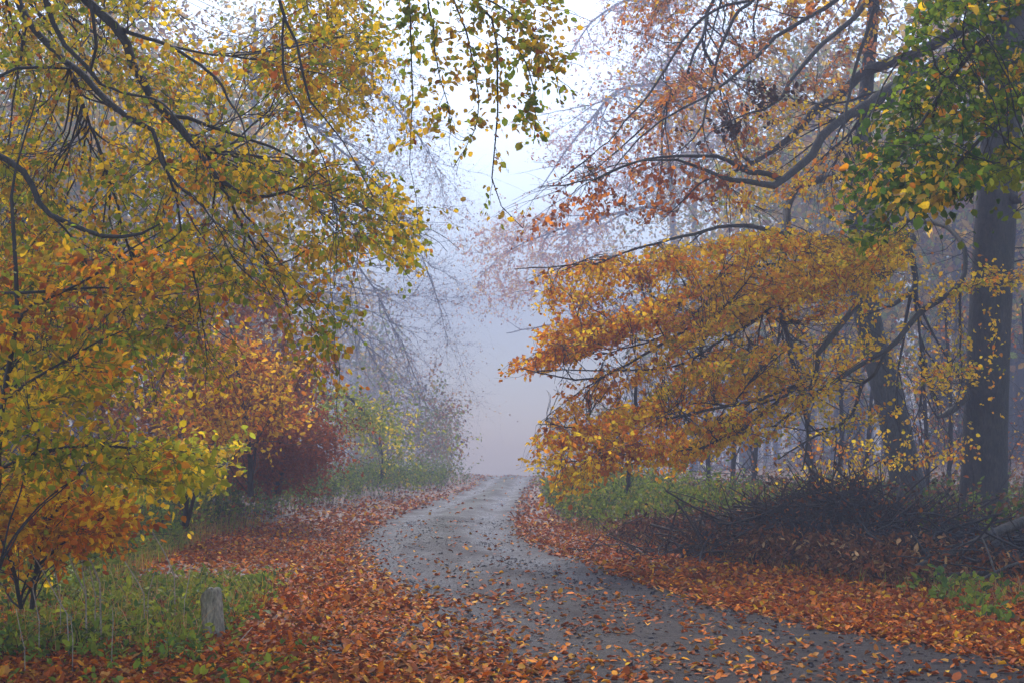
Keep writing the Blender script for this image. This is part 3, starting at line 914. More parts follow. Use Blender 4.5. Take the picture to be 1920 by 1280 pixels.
L([(500, -90, 11.4, 4), (521, 0, 11.3, 3.4), (531, 34, 11.3, 3.1), (551, 67, 11.2, 2.8), (564, 111, 11.2, 2.5), (571, 151, 11.1, 2.3), (585, 188, 11.1, 2), (605, 215, 11, 1.6), (640, 270, 11, 1.2), (700, 370, 10.9, .9)], 36, [(bx + .2, by, 9.6, .13), (-4.6, 12.2, 9.0, .09), (-3, 11.8, 7.8, .05)])
L([(531, 34, 11.3, 2.4), (529, 101, 11.2, 2.2), (538, 161, 11.1, 1.9), (561, 202, 11, 1.7), (578, 255, 11, 1.4), (605, 296, 10.9, 1.1), (625, 380, 10.8, .8)], 24)
L([(353, 255, 12, 4), (400, 300, 12.4, 3.4), (430, 370, 12.6, 2.8), (470, 450, 12.8, 2.2), (520, 520, 12.8, 1.6), (545, 600, 12.8, 1)], 24)
L([(302, 286, 11.5, 3), (330, 380, 11.6, 2.4), (350, 470, 11.8, 2), (370, 560, 12, 1.4), (390, 680, 12, .9)], 20)
L([(128, 129, 12, 3.4), (150, 190, 12.4, 3), (190, 300, 12.6, 2.6), (230, 420, 12.8, 2.2), (250, 520, 13, 1.7), (240, 640, 13, 1)], 24)
L([(188, 158, 11.8, 3), (240, 175, 11.6, 2.6), (300, 190, 11.4, 2.2), (345, 240, 11.2, 1.8), (380, 300, 11, 1.2)], 18)
for i_ in (3, 4, 5):
    limbs[i_] = limbs[i_][:2] + (2,)
# bough across the lane with the hanging sprays
S0 = [(bx + .2, by, 10.2, .16), (-4.6, 12.0, 10.0, .12), (-2.6, 11.6, 8.4, .08)]
L([(680, -160, 11.2, 5), (760, -80, 11, 4), (860, -20, 10.8, 3), (900, 20, 10.8, 2.6), (925, 60, 10.7, 2.2), (935, 150, 10.7, 1.9), (937, 230, 10.7, 1.6), (930, 310, 10.7, 1.3), (927, 370, 10.7, 1), (960, 400, 10.6, .8), (980, 428, 10.6, .6)], 44, S0)
L([(860, -20, 10.8, 2.2), (950, 20, 10.7, 1.8), (1010, 80, 10.6, 1.5), (1035, 120, 10.6, 1), (1050, 180, 10.6, .7)], 18)
L([(740, -100, 11, 2.2), (762, 0, 10.9, 1.8), (768, 100, 10.9, 1.5), (770, 200, 10.8, 1.1), (768, 310, 10.8, .7)], 20)
L([(840, -30, 10.9, 2), (876, 60, 10.8, 1.7), (893, 130, 10.8, 1.4), (900, 200, 10.7, 1.1), (885, 260, 10.7, .8), (850, 315, 10.7, .6)], 20)
L([(925, 60, 10.7, 1.6), (975, 100, 10.6, 1.4), (1000, 170, 10.6, 1.1), (1003, 220, 10.6, .8), (1000, 270, 10.6, .6)], 18)
L([(790, -60, 10.9, 2), (812, 40, 10.9, 1.6), (820, 120, 10.8, 1.2), (840, 200, 10.8, .8), (845, 240, 10.8, .6)], 18)
mixed = dict(green=2.4, ochre=2.0, gold=1.4, yellow=1.3, rust=.45, lime=1.6, orange=.6)
spray = dict(green=2.4, ochre=2.4, gold=1.2, rust=.5, lime=2.2)
low = dict(green=2.6, lime=1.2, ochre=1.6, gold=1.3, yellow=.8, orange=.6, rust=.5)
leafy(rng, rt, limbs, [
    ([(-60, -60), (300, -60), (330, 90), (420, 100), (520, 60), (500, -60), (640, -60), (720, 40), (710, 160), (650, 260), (600, 330), (-60, 330)], 11.4, 16, 0.92),
    ([(-60, 310), (620, 310), (720, 345), (780, 430), (790, 510), (700, 470), (620, 500), (500, 560), (-60, 560)], 11.0, 16, 1.15),
    ([(470, 520), (600, 480), (650, 560), (650, 740), (600, 750), (550, 640)], 10.5, 12.5, 0.42),
    ([(-60, 540), (480, 540), (420, 760), (-60, 800)], 11.5, 15.5, 0.8),
    ("limbs", .08, .08, 25000, [l[0][-26:] if len(l[0]) > 30 else l[0][3:] for l in limbs[-6:]]),
    ([(790, -60), (1040, -60), (1060, 120), (960, 160), (860, 120)], 10.2, 11.2, .25)],
    140, 1600, 6400, 6, 0.048, [mixed, mixed, low, low, spray, spray], droop=(0.25, 0, -0.75), bend=0.45, face=0.5, hang=0.45, up=0.15,
    clump=0.5, rA=0.014, rB=0.006, rC=0.0035, width=0.84, limb_mat=M_TWIG)
g = Geo()
cloud_crown(rng, g, (bx - 1.6, by - 4, 13.5), (4.6, 9, 3.8), 5200, 0.34, dict(gold=2, green=2, yellow=1))  # out of view, drawn forward of its trunk to shade the near ground
cloud_crown(rng, g, (-4.5, -6.0, 13.5), (6.0, 9, 3.6), 5200, 0.34, dict(gold=2, green=2, yellow=1), 90)  # added over the lane behind the camera, blocks skylight from the near air
g.build("upper_shade_crown", M_LEAF, rt)


# ------------------------------------------------------------------ shrubs and saplings
def on_ground(x, y, dz=0.0):
    return np.array([x, y, float(ground_z(x, y)) + dz])


def sapling(seed, name, label, cat, stems, regions, counts, per, size, pals, stem_mat=None, part="stem", **kw):
    """stems: photo rows, the first of each at ground level; regions in photo pixels"""
    rng = np.random.default_rng(seed)
    first = P(stems[0][0][0], stems[0][0][1], stems[0][0][2])
    base = on_ground(first[0], first[1], -0.05)
    rt = thing(name, base, label, cat)
    limbs = []
    for rows in stems:
        a, r = limb_pts(rows, 22)
        gz = ground_z(a[:1, 0], a[:1, 1])
        if a[0, 2] < gz[0] + 0.25:
            a[0, 2] = gz[0] - 0.05
        tube_part(part, rt, a, r, 8, stem_mat or M_TWIG, rng, 0.06)
        limbs.append((a, r, False))
    leafy(rng, rt, limbs, regions, counts[0], counts[1], counts[2], per, size, pals, **kw)
    return rt


up_ = dict(droop=(0.1, 0, 0.0), bend=0.4, face=0.35, hang=0.2, up=0.5, rA=0.008, rB=0.004, rC=0.0025)
sapling(21, "beech_sapling", "thin dark sapling at the left edge with orange and yellow leaves in flat sprays", "sapling",
        [[(-20, 1200, 9.6, 6), (-5, 900, 9.5, 5.5), (5, 760, 9.5, 5.2), (18, 680, 9.5, 5), (31, 600, 9.4, 4.6), (30, 520, 9.4, 4.2), (26, 440, 9.4, 3.6), (22, 360, 9.4, 3), (40, 280, 9.4, 2), (70, 180, 9.4, 1)],
         [(31, 610, 9.4, 3.4), (57, 575, 9.3, 3), (111, 551, 9.2, 2.7), (181, 514, 9.1, 2.3), (235, 474, 9, 1.9), (302, 435, 8.9, 1.2)],
         [(7, 752, 9.5, 3.2), (54, 716, 9.4, 2.8), (111, 682, 9.3, 2.4), (175, 645, 9.2, 1.8), (230, 620, 9.1, 1)],
         [(-40, 548, 9.6, 3), (30, 550, 9.4, 3), (110, 545, 9.3, 2.6), (200, 540, 9.2, 2), (300, 560, 9.1, 1.2)],
         [(-4, 880, 9.5, 3), (80, 845, 9.3, 2.4), (200, 835, 9.2, 1.8), (320, 850, 9.1, 1)]],
        [([(-50, 480), (300, 470), (440, 480), (300, 545), (120, 620), (-50, 650)], 8.6, 10, 0.55),
         ([(-50, 630), (260, 630), (220, 760), (-50, 820)], 8.7, 10.4, 0.8),
         ([(-50, 790), (200, 800), (330, 840), (300, 900), (-50, 900)], 8.7, 10.4, 0.8),
         ([(200, 850), (340, 840), (440, 850), (450, 890), (380, 925), (250, 920)], 9, 10.4, 0.5)],
        (40, 300, 1000), 5, 0.056, [dict(orange=1.5, gold=1.2, rust=1.2, ochre=1, green=1.6, lime=.6), dict(gold=1.5, orange=1.1, yellow=.8, lime=1, green=1.8, ochre=1.2),
                                   dict(gold=1.2, yellow=.9, lime=1.6, orange=.8, green=1.6, ochre=1), dict(lime=2, yellow=2, gold=.6)], clump=0.45, **up_)
sapling(22, "orange_shrub", "low shrub of rusty orange leaves at the left edge, above the dry stalks", "shrub",
        [[(60, 1140, 11.4, 5), (70, 1050, 11.3, 4.5), (90, 980, 11.2, 3.5), (140, 920, 11, 2)], [(40, 1140, 11.5, 4), (20, 1050, 11.4, 3.6), (-20, 960, 11.3, 2)],
         [(70, 1060, 11.3, 3), (140, 1000, 11.1, 2.2), (210, 960, 11, 1)]],
        [([(-60, 890), (130, 890), (230, 930), (260, 990), (200, 1040), (60, 1090), (-60, 1130)], 10.4, 12.8, 1)],
        (30, 160, 760), 6, 0.062, [dict(orange=2.4, rust=1, gold=1.8, yellow=1, ochre=.8, green=.5)], clump=0.4, **up_)
sapling(23, "hazel_shrub", "shrub with bright lime and yellow leaves over the grassy left verge", "shrub",
        [[(345, 985, 18, 5), (350, 930, 18, 4.5), (340, 880, 17.8, 3.5), (320, 820, 17.6, 2)], [(350, 985, 18, 4), (375, 900, 17.8, 3), (420, 870, 17.6, 1.6)]],
        [([(200, 850), (330, 820), (430, 845), (450, 870), (390, 900), (300, 930), (220, 930)], 15.5, 19.5, 1)],
        (18, 90, 270), 6, 0.085, [dict(lime=2, yellow=1.2, gold=.8, green=1.6, ochre=.8)], clump=0.4, **up_)
sapling(24, "golden_sapling", "young beech of small golden leaves between the hanging boughs and the maroon bush", "sapling",
        [[(470, 930, 25, 6), (468, 850, 25, 5), (455, 760, 25, 4), (440, 660, 25, 3), (430, 600, 25, 1.5)]],
        [([(330, 640), (480, 620), (560, 650), (540, 720), (560, 800), (400, 840), (300, 800)], 23, 26.5, 1)],
        (36, 300, 1150), 6, 0.085, [dict(gold=1.6, yellow=.7, orange=1.5, ochre=.8, rust=1.5, brown=1.2)], clump=0.5, **up_)
sapling(25, "copper_beech_bush", "dense maroon beech bush leaning out over the green left verge", "bush",
        [[(520, 925, 28, 7), (530, 870, 28, 6), (550, 820, 28, 4), (580, 780, 28, 2)], [(505, 925, 28.5, 6), (490, 860, 28.5, 5), (480, 800, 28.5, 2)]],
        [([(440, 800), (540, 770), (600, 785), (630, 830), (610, 870), (560, 900), (470, 905), (425, 870)], 26.5, 29.5, 1)],
        (40, 360, 2000), 7, 0.065, [dict(maroon=3, rust=1.2, brown=1)], clump=0.4, **up_)
sapling(26, "russet_bush", "tall russet beech thicket behind the golden young beech", "bush",
        [[(300, 930, 33, 8), (300, 800, 33, 6), (310, 650, 33, 3)], [(420, 920, 34, 7), (430, 800, 34, 5), (470, 680, 34, 3)], [(380, 920, 33, 7), (360, 780, 33, 5), (350, 650, 33, 3)]],
        [([(240, 500), (480, 520), (600, 640), (620, 740), (520, 800), (430, 920), (240, 920)], 31, 37, 1)],
        (60, 600, 4000), 6, 0.11, [dict(brown=2.6, rust=2, maroon=1.6, orange=.7)], clump=0.5, **up_)
sapling(27, "brown_bush", "brown beech thicket behind the sapling at the left edge", "bush",
        [[(60, 960, 27, 8), (70, 800, 27, 6), (60, 600, 27, 3)], [(180, 950, 28, 8), (190, 800, 28, 6), (200, 640, 28, 3)]],
        [([(-80, 470), (260, 480), (270, 930), (200, 960), (-80, 960)], 25, 30, 1)],
        (60, 500, 3400), 6, 0.09, [dict(brown=2.2, rust=1.8, ochre=1.4, gold=.8, green=.8)], clump=0.5, **up_)
sapling(28, "arching_shrub", "pale green shrub arching towards the track in the mist, beside the maroon bush", "shrub",
        [[(590, 900, 41, 5), (590, 800, 41, 4), (640, 740, 41, 3), (700, 790, 41, 2)]],
        [([(560, 725), (630, 715), (690, 760), (725, 830), (700, 850), (640, 790), (560, 780)], 39, 42, 1)],
        (16, 80, 300), 6, 0.11, [dict(lime=2, green=2, yellow=1)], clump=0.4, **up_)
sapling(29, "misty_sapling", "small upright sapling with yellow green leaves fading in the mist left of the track", "sapling",
        [[(712, 910, 46, 2), (717, 860, 46, 1.6), (712, 810, 46, 1.2), (720, 760, 46, .8)]],
        [([(670, 790), (715, 740), (760, 790), (760, 870), (680, 880)], 44, 48, 1)],
        (16, 80, 240), 6, 0.11, [dict(lime=2, green=1.6, yellow=1.4)], clump=0.4, **up_)
sapling(30, "young_tree", "thin dark pole of a young tree rising from the green right verge", "sapling",
        [[(1178, 925, 29, 4.5), (1180, 850, 29, 4.2), (1187, 790, 29, 3.8), (1191, 755, 29, 3.4), (1193, 690, 29, 2.4)]],
        [([(1150, 800), (1210, 790), (1215, 850), (1160, 860)], 28.4, 29.6, 1)],
        (6, 16, 34), 5, 0.085, [dict(orange=1, gold=1)], **up_)


for sd_, x0, x1, dd, lab in ((33, 1270, 1470, 40, "twiggy half bare bush in the mist behind the lowest orange sprays"), (34, 1450, 1690, 38, "twiggy half bare bush behind the brush pile"),
                             (35, 1690, 1860, 37, "twiggy half bare bush in the mist between the two nearest right trunks"), (36, 1840, 2000, 39, "twiggy half bare bush at the right edge behind the tall trunk")):
    c_ = (x0 + x1) / 2; w_ = (x1 - x0) / 2
    sapling(sd_, "bare_bush", lab, "bush",
            [[(c_ - w_ * .4, 955, dd, 5), (c_ - w_ * .45, 800, dd, 4), (c_ - w_ * .6, 620, dd, 2)], [(c_, 955, dd, 5), (c_ + 8, 780, dd, 4), (c_ - 4, 560, dd, 2)], [(c_ + w_ * .4, 955, dd + 1, 5), (c_ + w_ * .5, 800, dd + 1, 4), (c_ + w_ * .6, 640, dd + 1, 2)]],
            [([(x0 - 20, 600), (c_, 520), (x1 + 20, 600), (x1, 950), (x0, 950)], dd - 3, dd + 4, 1)], (50, 420, 1500), 4, .09, [dict(brown=2, rust=1.4, orange=.8, gold=.7)], clump=.4,
            bare=.8, droop=(-.1, 0, -.1), bend=.4, face=.3, hang=.2, up=.5, rA=.016, rB=.008, rC=.004)


# ------------------------------------------------------------------ trees back in the mist
def trunk_tree(seed, px, d, width, lean, label, name="misty_tree", crown=None, boughs=5, group=None, top=17.0, pal=None, n_leaf=6500, leaf=0.38, droopy=False):
    rng = np.random.default_rng(seed)
    top = max(top, .30 * d)
    x = (px - 960) / FPX * d
    base = on_ground(x, d, -0.2)
    rt = thing(name, base, label, "tree", group)
    zt = base[2] + top
    ctrl = [(x, d, base[2], width / 2), (x + lean * .2, d, base[2] + top * .25, width * .45), (x + lean * .5 + rng.normal(0, .2), d, base[2] + top * .5, width * .38),
            (x + lean, d, zt, width * .12)]
    pts, r = world_limb(ctrl, 30)
    tube_part("trunk", rt, pts, r, 12, M_BARK, rng, 0.04, 0.3, 0.5)
    for k in range(boughs):
        g = Geo()
        i = rng.integers(9, 25)
        p0 = pts[i]
        a = rng.uniform(0, 6.28)
        ln = rng.uniform(2.5, 5.5)
        dr = np.array([math.cos(a), math.sin(a) * .6, 0])
        b_ = world_limb([tuple(p0) + (r[i] * .5,), tuple(p0 + dr * ln * .5 + [0, 0, 1.0]) + (r[i] * .3,), tuple(p0 + dr * ln + [0, 0, rng.uniform(-.8, 1.2)]) + (.015,)], 12)
        v, q = tube_arrays(b_[0][None], b_[1][None], 6); g.add(v, q)
        k2 = 26
        j = rng.integers(3, 12, k2)
        e = b_[0][j] + rng.normal(0, 1, (k2, 3)) * np.array([1.0, .8, .6]) + dr * .6
        n_, d_, r_ = b_[0], node_dirs(b_[0][None])[0], b_[1]
        pp, rr_ = grow(rng, e, n_, d_, r_, 7, .02, .004, .5, (0, 0, -.3), .15)
        v, q = tube_arrays(pp, rr_, 3); g.add(v, q)
        g.build("bough", M_TWIG, rt)
    if n_leaf:
        g = Geo()
        c = crown if d < 40 else (0, 0, .25 * d, 2 + .065 * d, 5, 2 + .095 * d)
        cloud_crown(rng, g, (x + c[0], d + c[1], base[2] + c[2]), c[3:], n_leaf, leaf, pal or dict(gold=2, orange=1.4, ochre=1, green=.6), 90)
        g.build("crown", M_LEAF, rt)
    return rt


aut = dict(ochre=2, gold=.6, green=1.4, brown=1.6)
grn = dict(green=2, ochre=1.5, gold=1)
# left wood
trunk_tree(40, 22, 74, 1.14, .6, "wide grey trunk in the mist close behind the sapling at the left edge", pal=grn, crown=(0, 0, 13, 5, 5, 4.5))
trunk_tree(41, 165, 98, 0.84, -.5, "slender misty trunk behind the middle of the dark arching boughs", pal=aut, crown=(0, 0, 14, 4, 4, 5))
trunk_tree(42, 300, 88, 0.72, .8, "misty leaning trunk behind the golden boughs, right of the slender one", pal=aut, crown=(0, 0, 14, 4, 4, 5))
trunk_tree(43, 455, 127, 0.96, .4, "misty trunk behind the tall russet thicket", pal=grn, crown=(0, 0, 15, 4.5, 4.5, 5))
trunk_tree(44, 520, 161, 0.72, -.4, "very faint trunk in thick mist behind the arching shrub", pal=grn, crown=(0, 0, 16, 5, 5, 6))
# right wood
trunk_tree(50, 1300, 161, 0.96, .4, "very faint trunk in thick mist behind the orange sprays", pal=aut, crown=(0, 0, 15, 5, 5, 6))
trunk_tree(51, 1400, 127, 0.84, .5, "faint straight trunk in the mist behind the golden boughs", pal=aut, crown=(0, 0, 15, 4.5, 4.5, 5))
trunk_tree(52, 1590, 98, 1.20, .5, "broad misty trunk seen just left of the leaning beech", pal=aut, crown=(0, 0, 14, 5, 5, 4.5))
trunk_tree(53, 1758, 101, 0.72, .2, "slim misty trunk between the leaning beech and the tall dark trunk", pal=aut, crown=(0, 0, 14, 4, 4, 5))
trunk_tree(54, 1912, 88, 0.66, .1, "slim misty trunk at the right edge, behind the tall dark trunk", pal=aut, crown=(0, 0, 13, 4, 4, 4))
trunk_tree(55, 1500, 186, 0.96, -.3, "faintest far trunk behind the brush pile", pal=aut, crown=(0, 0, 17, 6, 5, 6))
trunk_tree(56, 2080, 30, .8, .3, "trunk just beyond the right side, with its crown over the wood", pal=aut, crown=(-1, 0, 15, 5, 5, 4))
# twiggy hanging tree left of the lane, in the mist
rng = np.random.default_rng(60)
bp = on_ground(-19.5, 103, -0.2)
rt = thing("drooping_beech", bp, "nearly bare misty tree whose drooping twigs hang beside the far track on the left", "tree")
pts, r_ = world_limb([(-19.5, 103, bp[2], .5), (-19.4, 103, 10, .45), (-19.2, 103, 19, .38), (-19, 103, 28, .22), (-19, 103, 34, .06)], 40)
tube_part("trunk", rt, pts, r_, 16, M_BARK, rng, 0.03, .3, .5)
limbs = []
for rows in ([(500, 200, 102.6, 3.36), (600, 250, 101.7, 2.52), (700, 340, 100.7, 1.68), (790, 480, 98.8, 1.05), (840, 640, 98.8, 0.42)],
             [(480, 330, 102.6, 3.36), (570, 380, 102.6, 2.52), (660, 480, 100.7, 1.68), (740, 620, 99.7, 1.05), (800, 760, 98.8, 0.42)],
             [(470, 500, 102.6, 3.36), (560, 530, 102.6, 2.52), (650, 600, 100.7, 1.68), (720, 700, 99.7, 1.05), (760, 820, 98.8, 0.42)],
             [(500, 80, 102.6, 2.94), (620, 100, 102.6, 2.10), (740, 200, 101.7, 1.26), (830, 330, 100.7, 0.56)],
             [(460, 640, 95.0, 4.20), (520, 645, 93.1, 3.92), (590, 645, 92.2, 3.36), (640, 630, 91.2, 1.68), (655, 600, 91.2, 0.56)]):
    L(rows, 24)
leafy(rng, rt, limbs, [([(620, 150), (760, 200), (860, 330), (885, 520), (880, 800), (760, 840), (690, 720), (640, 500)], 95, 110, 1),
                       ([(600, 60), (760, 60), (850, 250), (760, 330), (640, 260)], 96, 110, .7)], 190, 2400, 13000, 2, .12, [dict(ochre=1, brown=1, pink=.6)], droop=(.25, 0, -.6), bend=.5, bare=.6,
      rA=.06, rB=.045, rC=.03)
# pale orange tree right of the far lane
rng = np.random.default_rng(61)
bp = on_ground(19, 162, -0.2)
rt = thing("pale_orange_beech", bp, "faded orange tree reaching over the far track from the right, pale in the mist", "tree")
pts, r_ = world_limb([(19, 162, bp[2], .5), (18.8, 162, 14, 0.4), (18.5, 162, 27, .36), (18, 162, 40, .2), (18, 162, 48, .06)], 40)
tube_part("trunk", rt, pts, r_, 16, M_BARK, rng, 0.03, .3, .5)
limbs = []
for rows in ([(1260, 380, 162.8, 4.2), (1150, 400, 160.4, 3.0), (1050, 430, 157.8, 1.8), (960, 470, 155.3, 0.9), (900, 520, 155.3, 0.5)],
             [(1265, 560, 162.8, 4.2), (1150, 585, 160.4, 2.4), (1040, 610, 157.8, 1.5), (950, 625, 155.3, 0.8)],
             [(1258, 160, 162.8, 4.2), (1160, 170, 162.8, 3.0), (1080, 260, 160.4, 1.8), (1010, 360, 157.8, 0.9)],
             [(1256, 20, 162.8, 4.2), (1180, 0, 162.8, 3.0), (1110, 40, 160.4, 1.8), (1050, 130, 157.8, 0.9)]):
    L(rows, 24)
leafy(rng, rt, limbs, [([(880, 440), (960, 410), (1120, 400), (1180, 480), (1100, 560), (980, 560), (910, 590), (900, 520)], 152, 168, 1.0),
                       ([(1000, 580), (1180, 560), (1180, 660), (1040, 620)], 152, 168, .5),
                       ([(1060, 60), (1300, -40), (1330, 300), (1150, 380), (1020, 380)], 154, 170, .55)], 70, 500, 4200, 7, .24,
      [dict(orange=2, gold=1.6, tan=1), dict(orange=2, pink=1), dict(orange=2, tan=1.6)], droop=(-.3, 0, -.3), bend=.5, rA=.09, rB=.045, rC=.018)
# farther wood on both sides: one mass
rng = np.random.default_rng(62)
g = Geo(); gt = Geo()
for k in range(250):
    sd = -1 if k % 2 else 1
    y = 75 + 380 * rng.random() ** 1.4
    if k > 190:
        sd = 1 if k % 3 else -1; y = rng.uniform(58, 135)
    c0 = float(0.5 * (road_l(min(y, 120)) + road_r(min(y, 120))))
    x = c0 + sd * (rng.uniform(5 + .05 * y, 80) if y > 130 else rng.uniform(17, 55))
    b0 = on_ground(x, y, -.2)
    h = rng.uniform(20, 26) + .04 * y
    pp, r_ = world_limb([(x, y, b0[2], .35), (x + rng.normal(0, .5), y, b0[2] + h * .5, .25), (x + rng.normal(0, 1), y, b0[2] + h, .05)], 12)
    if abs(x - c0) > 24:
        v, q = tube_arrays(pp[None], r_[None], 8); gt.add(v, q)
    cloud_crown(rng, g, (x, y, b0[2] + h * .55), (rng.uniform(4, 6), 5, h * .42), 800, .48, aut if rng.random() < .6 else grn, 30)
for k in range(26):     # misty scrub where the verges close in
    y = rng.uniform(84, 150)
    sd = -1 if k % 3 else 1
    x = (-.0375 * y - rng.uniform(0, 9)) if sd < 0 else (.024 * y + rng.uniform(1, 9))
    b0 = on_ground(x, y)
    h = rng.uniform(1.6, 3.4) + .014 * (y - 80)
    cloud_crown(rng, g, (x, y, b0[2] + h), (2.2, 2, h), 620, .2, dict(green=2, brown=1, ochre=1, rust=.5), 40)
for k in range(90):     # thickets at the foot of the wood
    sd = -1 if k % 2 else 1
    y = rng.uniform(78, 330)
    x = sd * rng.uniform(8 + .05 * y, 46) + (0 if sd < 0 else 3)
    b0 = on_ground(x, y)
    cloud_crown(rng, g, (x, y, b0[2] + .8), (3, 2.5, 2.2), 420, .34, dict(green=1, brown=1.4, rust=1), 26)
fw = tag(g.build("far_woods", M_LEAF), "far wood fading to pale blue mist on both sides of the track", "woods", kind="stuff")
gt.build("trunks", M_BARK, fw)["kind"] = "stuff"

# ================================================================== UNDERGROWTH
def thicket(name, label, seed, xy, height, pal, leaf, per, lean=0.35, n=7, width=0.6, mat=None, r=0.0035, hang=0.15, up=0.7, kind="stuff"):
    """many arching leafy stems"""
    rng = np.random.default_rng(seed)
    x, y = xy[:, 0], xy[:, 1]
    K = len(x)
    z = road_z(x, y)
    h = height * rng.uniform(0.45, 1.15, K) * (0.25 + 1.4 * fbm(x * .8, y * .8, seed))
    a = rng.uniform(0, 6.283, K)
    s = np.linspace(0, 1, n)[None, :, None]
    dr = np.stack([np.cos(a), np.sin(a), np.zeros(K)], -1)[:, None] * (h * lean * rng.uniform(.4, 1.6, K))[:, None, None]
    base = np.stack([x, y, z - .02], -1)[:, None]
    pts = base + dr * s ** 1.6 + np.array([0, 0, 1.0]) * (h[:, None, None] * (s - 0.25 * s ** 3)) + np.cumsum(rng.normal(0, .012, (K, n, 3)), 1)
    gw = Geo()
    v, q = tube_arrays(pts, np.repeat(np.linspace(r, r * .4, n)[None], K, 0), 3)
    col = np.tile(np.array([[0.06, 0.05, 0.03]]), (len(v), 1))
    gw.add(v, q, col)
    col = palette_colors(rng, K * per, pal, np.repeat(np.arange(K), per), K, .6)
    twig_leaves(rng, gw, pts, per, leaf, col, .2, hang, .2, up, width, .02)
    o = gw.build(name, mat or M_GREEN)
    return tag(o, label, "undergrowth", kind=kind)


def strip(rng, n, y0, y1, side, inner, outer, power=1.0):
    u = rng.random(n)
    y = y0 * (y1 / y0) ** u
    off = rng.uniform(inner, outer, n)
    x = verge_l(y) - off if side < 0 else verge_r(y) + off
    return np.stack([x, y], -1)


rng = np.random.default_rng(70)
thicket("weed_undergrowth", "rank green weeds at the edge of the left verge below the lime coloured shrub", 79, strip(rng, 1700, 15, 25, -1, .05, 3.2), .55,
        dict(green=3, dgreen=1.8, lime=.5, ochre=.6, brown=.6), .07, 8)
thicket("bramble_undergrowth", "green brambles and nettles in the mist along the left verge", 71, strip(rng, 3000, 22, 62, -1, .15, 3.8), 1.35,
        dict(green=3, dgreen=1.6, lime=.5, ochre=.3), .075, 9)
thicket("fern_undergrowth", "bright green ferns and brambles on the right verge before the brush pile", 72,
        strip(rng, 1900, 25.5, 50, 1, .1, 3.0), 1.1, dict(green=3, lime=1.0, dgreen=1, ochre=.4), .075, 9)
thicket("brown_undergrowth", "withered brown bracken in front of the brush pile on the right", 73,
        strip(rng, 1700, 16.2, 25.5, 1, .1, 1.8), 0.48, dict(brown=3, dark=1.6, rust=1, tan=.5), .085, 8, .5, hang=.6, up=.1, width=.4, mat=M_DRYLEAF)
thicket("dark_undergrowth", "dark leafy growth behind the brush pile under the right trees", 74,
        strip(rng, 2200, 20, 45, 1, 3, 12), .75, dict(dgreen=2, green=1.5, brown=2, rust=.6), .09, 7)
a = G(np.array([60]), np.array([1200]))
k = 1500
xy = np.stack([rng.uniform(-6.5, -2.35, k), rng.uniform(10.6, 17, k)], -1)
xy = xy[xy[:, 0] < -2.35 - 0.10 * (xy[:, 1] - 11) + 0.3 * rng.random(len(xy))]
thicket("nettle_undergrowth", "fresh green low plants round the wooden post in the left corner", 75, xy, .30, dict(green=3, dgreen=1.6, lime=2), .065, 7, .5, hang=.1, up=1.2)
xy = np.stack([rng.uniform(-3.8, -1.5, 130), rng.uniform(9.2, 11.2, 130)], -1)
thicket("sprout_undergrowth", "small green sprouts among the fallen leaves in the left corner", 76, xy, .12, dict(green=2, dgreen=2, lime=1.4), .06, 5, .6, hang=.1, up=1.4)
xy = np.stack([rng.uniform(4.3, 7.0, 210), rng.uniform(12.4, 16.3, 210)], -1)
xy = xy[(xy[:, 0] > verge_r(xy[:, 1]) - .45) & (xy[:, 0] < verge_r(xy[:, 1]) + .9)]
thicket("dock_undergrowth", "green dock and bramble leaves in front of the heap of logs", 77, xy, .26, dict(green=3, dgreen=2, lime=.8), .085, 6, .5, hang=.1, up=.9)
xy = np.stack([rng.uniform(-13, -5.2, 1500), rng.uniform(15, 30, 1500)], -1)
xy = xy[xy[:, 0] < verge_l(xy[:, 1]) - .3]
thicket("shaded_undergrowth", "shaded green and brown growth under the left shrubs", 78, xy, .6, dict(green=2, dgreen=1.6, brown=2, ochre=.6), .085, 7)


def grass(name, label, seed, xy, height, pal):
    rng = np.random.default_rng(seed)
    K = len(xy); n = 5
    z = road_z(xy[:, 0], xy[:, 1])
    a = rng.uniform(0, 6.283, K)
    h = height * rng.uniform(.4, 1.2, K)
    s = np.linspace(0, 1, n)[None, :, None]
    dr = np.stack([np.cos(a), np.sin(a), np.zeros(K)], -1)[:, None] * (h * rng.uniform(.2, .9, K))[:, None, None]
    pts = np.stack([xy[:, 0], xy[:, 1], z], -1)[:, None] + dr * s ** 2 + np.array([0, 0, 1.]) * h[:, None, None] * (s - .3 * s ** 3)
    wv = np.stack([-np.sin(a), np.cos(a), 0 * a], -1)[:, None] * (.0045 * (1 - s * .9))
    v = np.stack([pts - wv, pts + wv], 2).reshape(-1, 3)
    idx = np.arange(K * n * 2).reshape(K, n, 2)
    q = np.stack([idx[:, :-1, 0], idx[:, :-1, 1], idx[:, 1:, 1], idx[:, 1:, 0]], -1).reshape(-1, 4)
    g = Geo(); g.add(v, q, np.repeat(palette_colors(rng, K, pal), n * 2, 0))
    return tag(g.build(name, M_GREEN), label, "grass", kind="stuff")


xy = np.concatenate([np.stack([rng.uniform(-5.5, -2.5, 1500), rng.uniform(11, 16.5, 1500)], -1), strip(rng, 2500, 15, 30, -1, -.15, .9)])
grass("verge_grass", "long grass, green and straw coloured, along the edge of the left verge", 80, xy, .42, dict(green=2, tan=1.2, ochre=1, lime=.6))
xy = strip(rng, 1800, 14, 30, 1, -.1, 1.4)
grass("right_grass", "thin tired grass along the edge of the right verge", 81, xy, .30, dict(green=1, tan=1, ochre=1, brown=1))

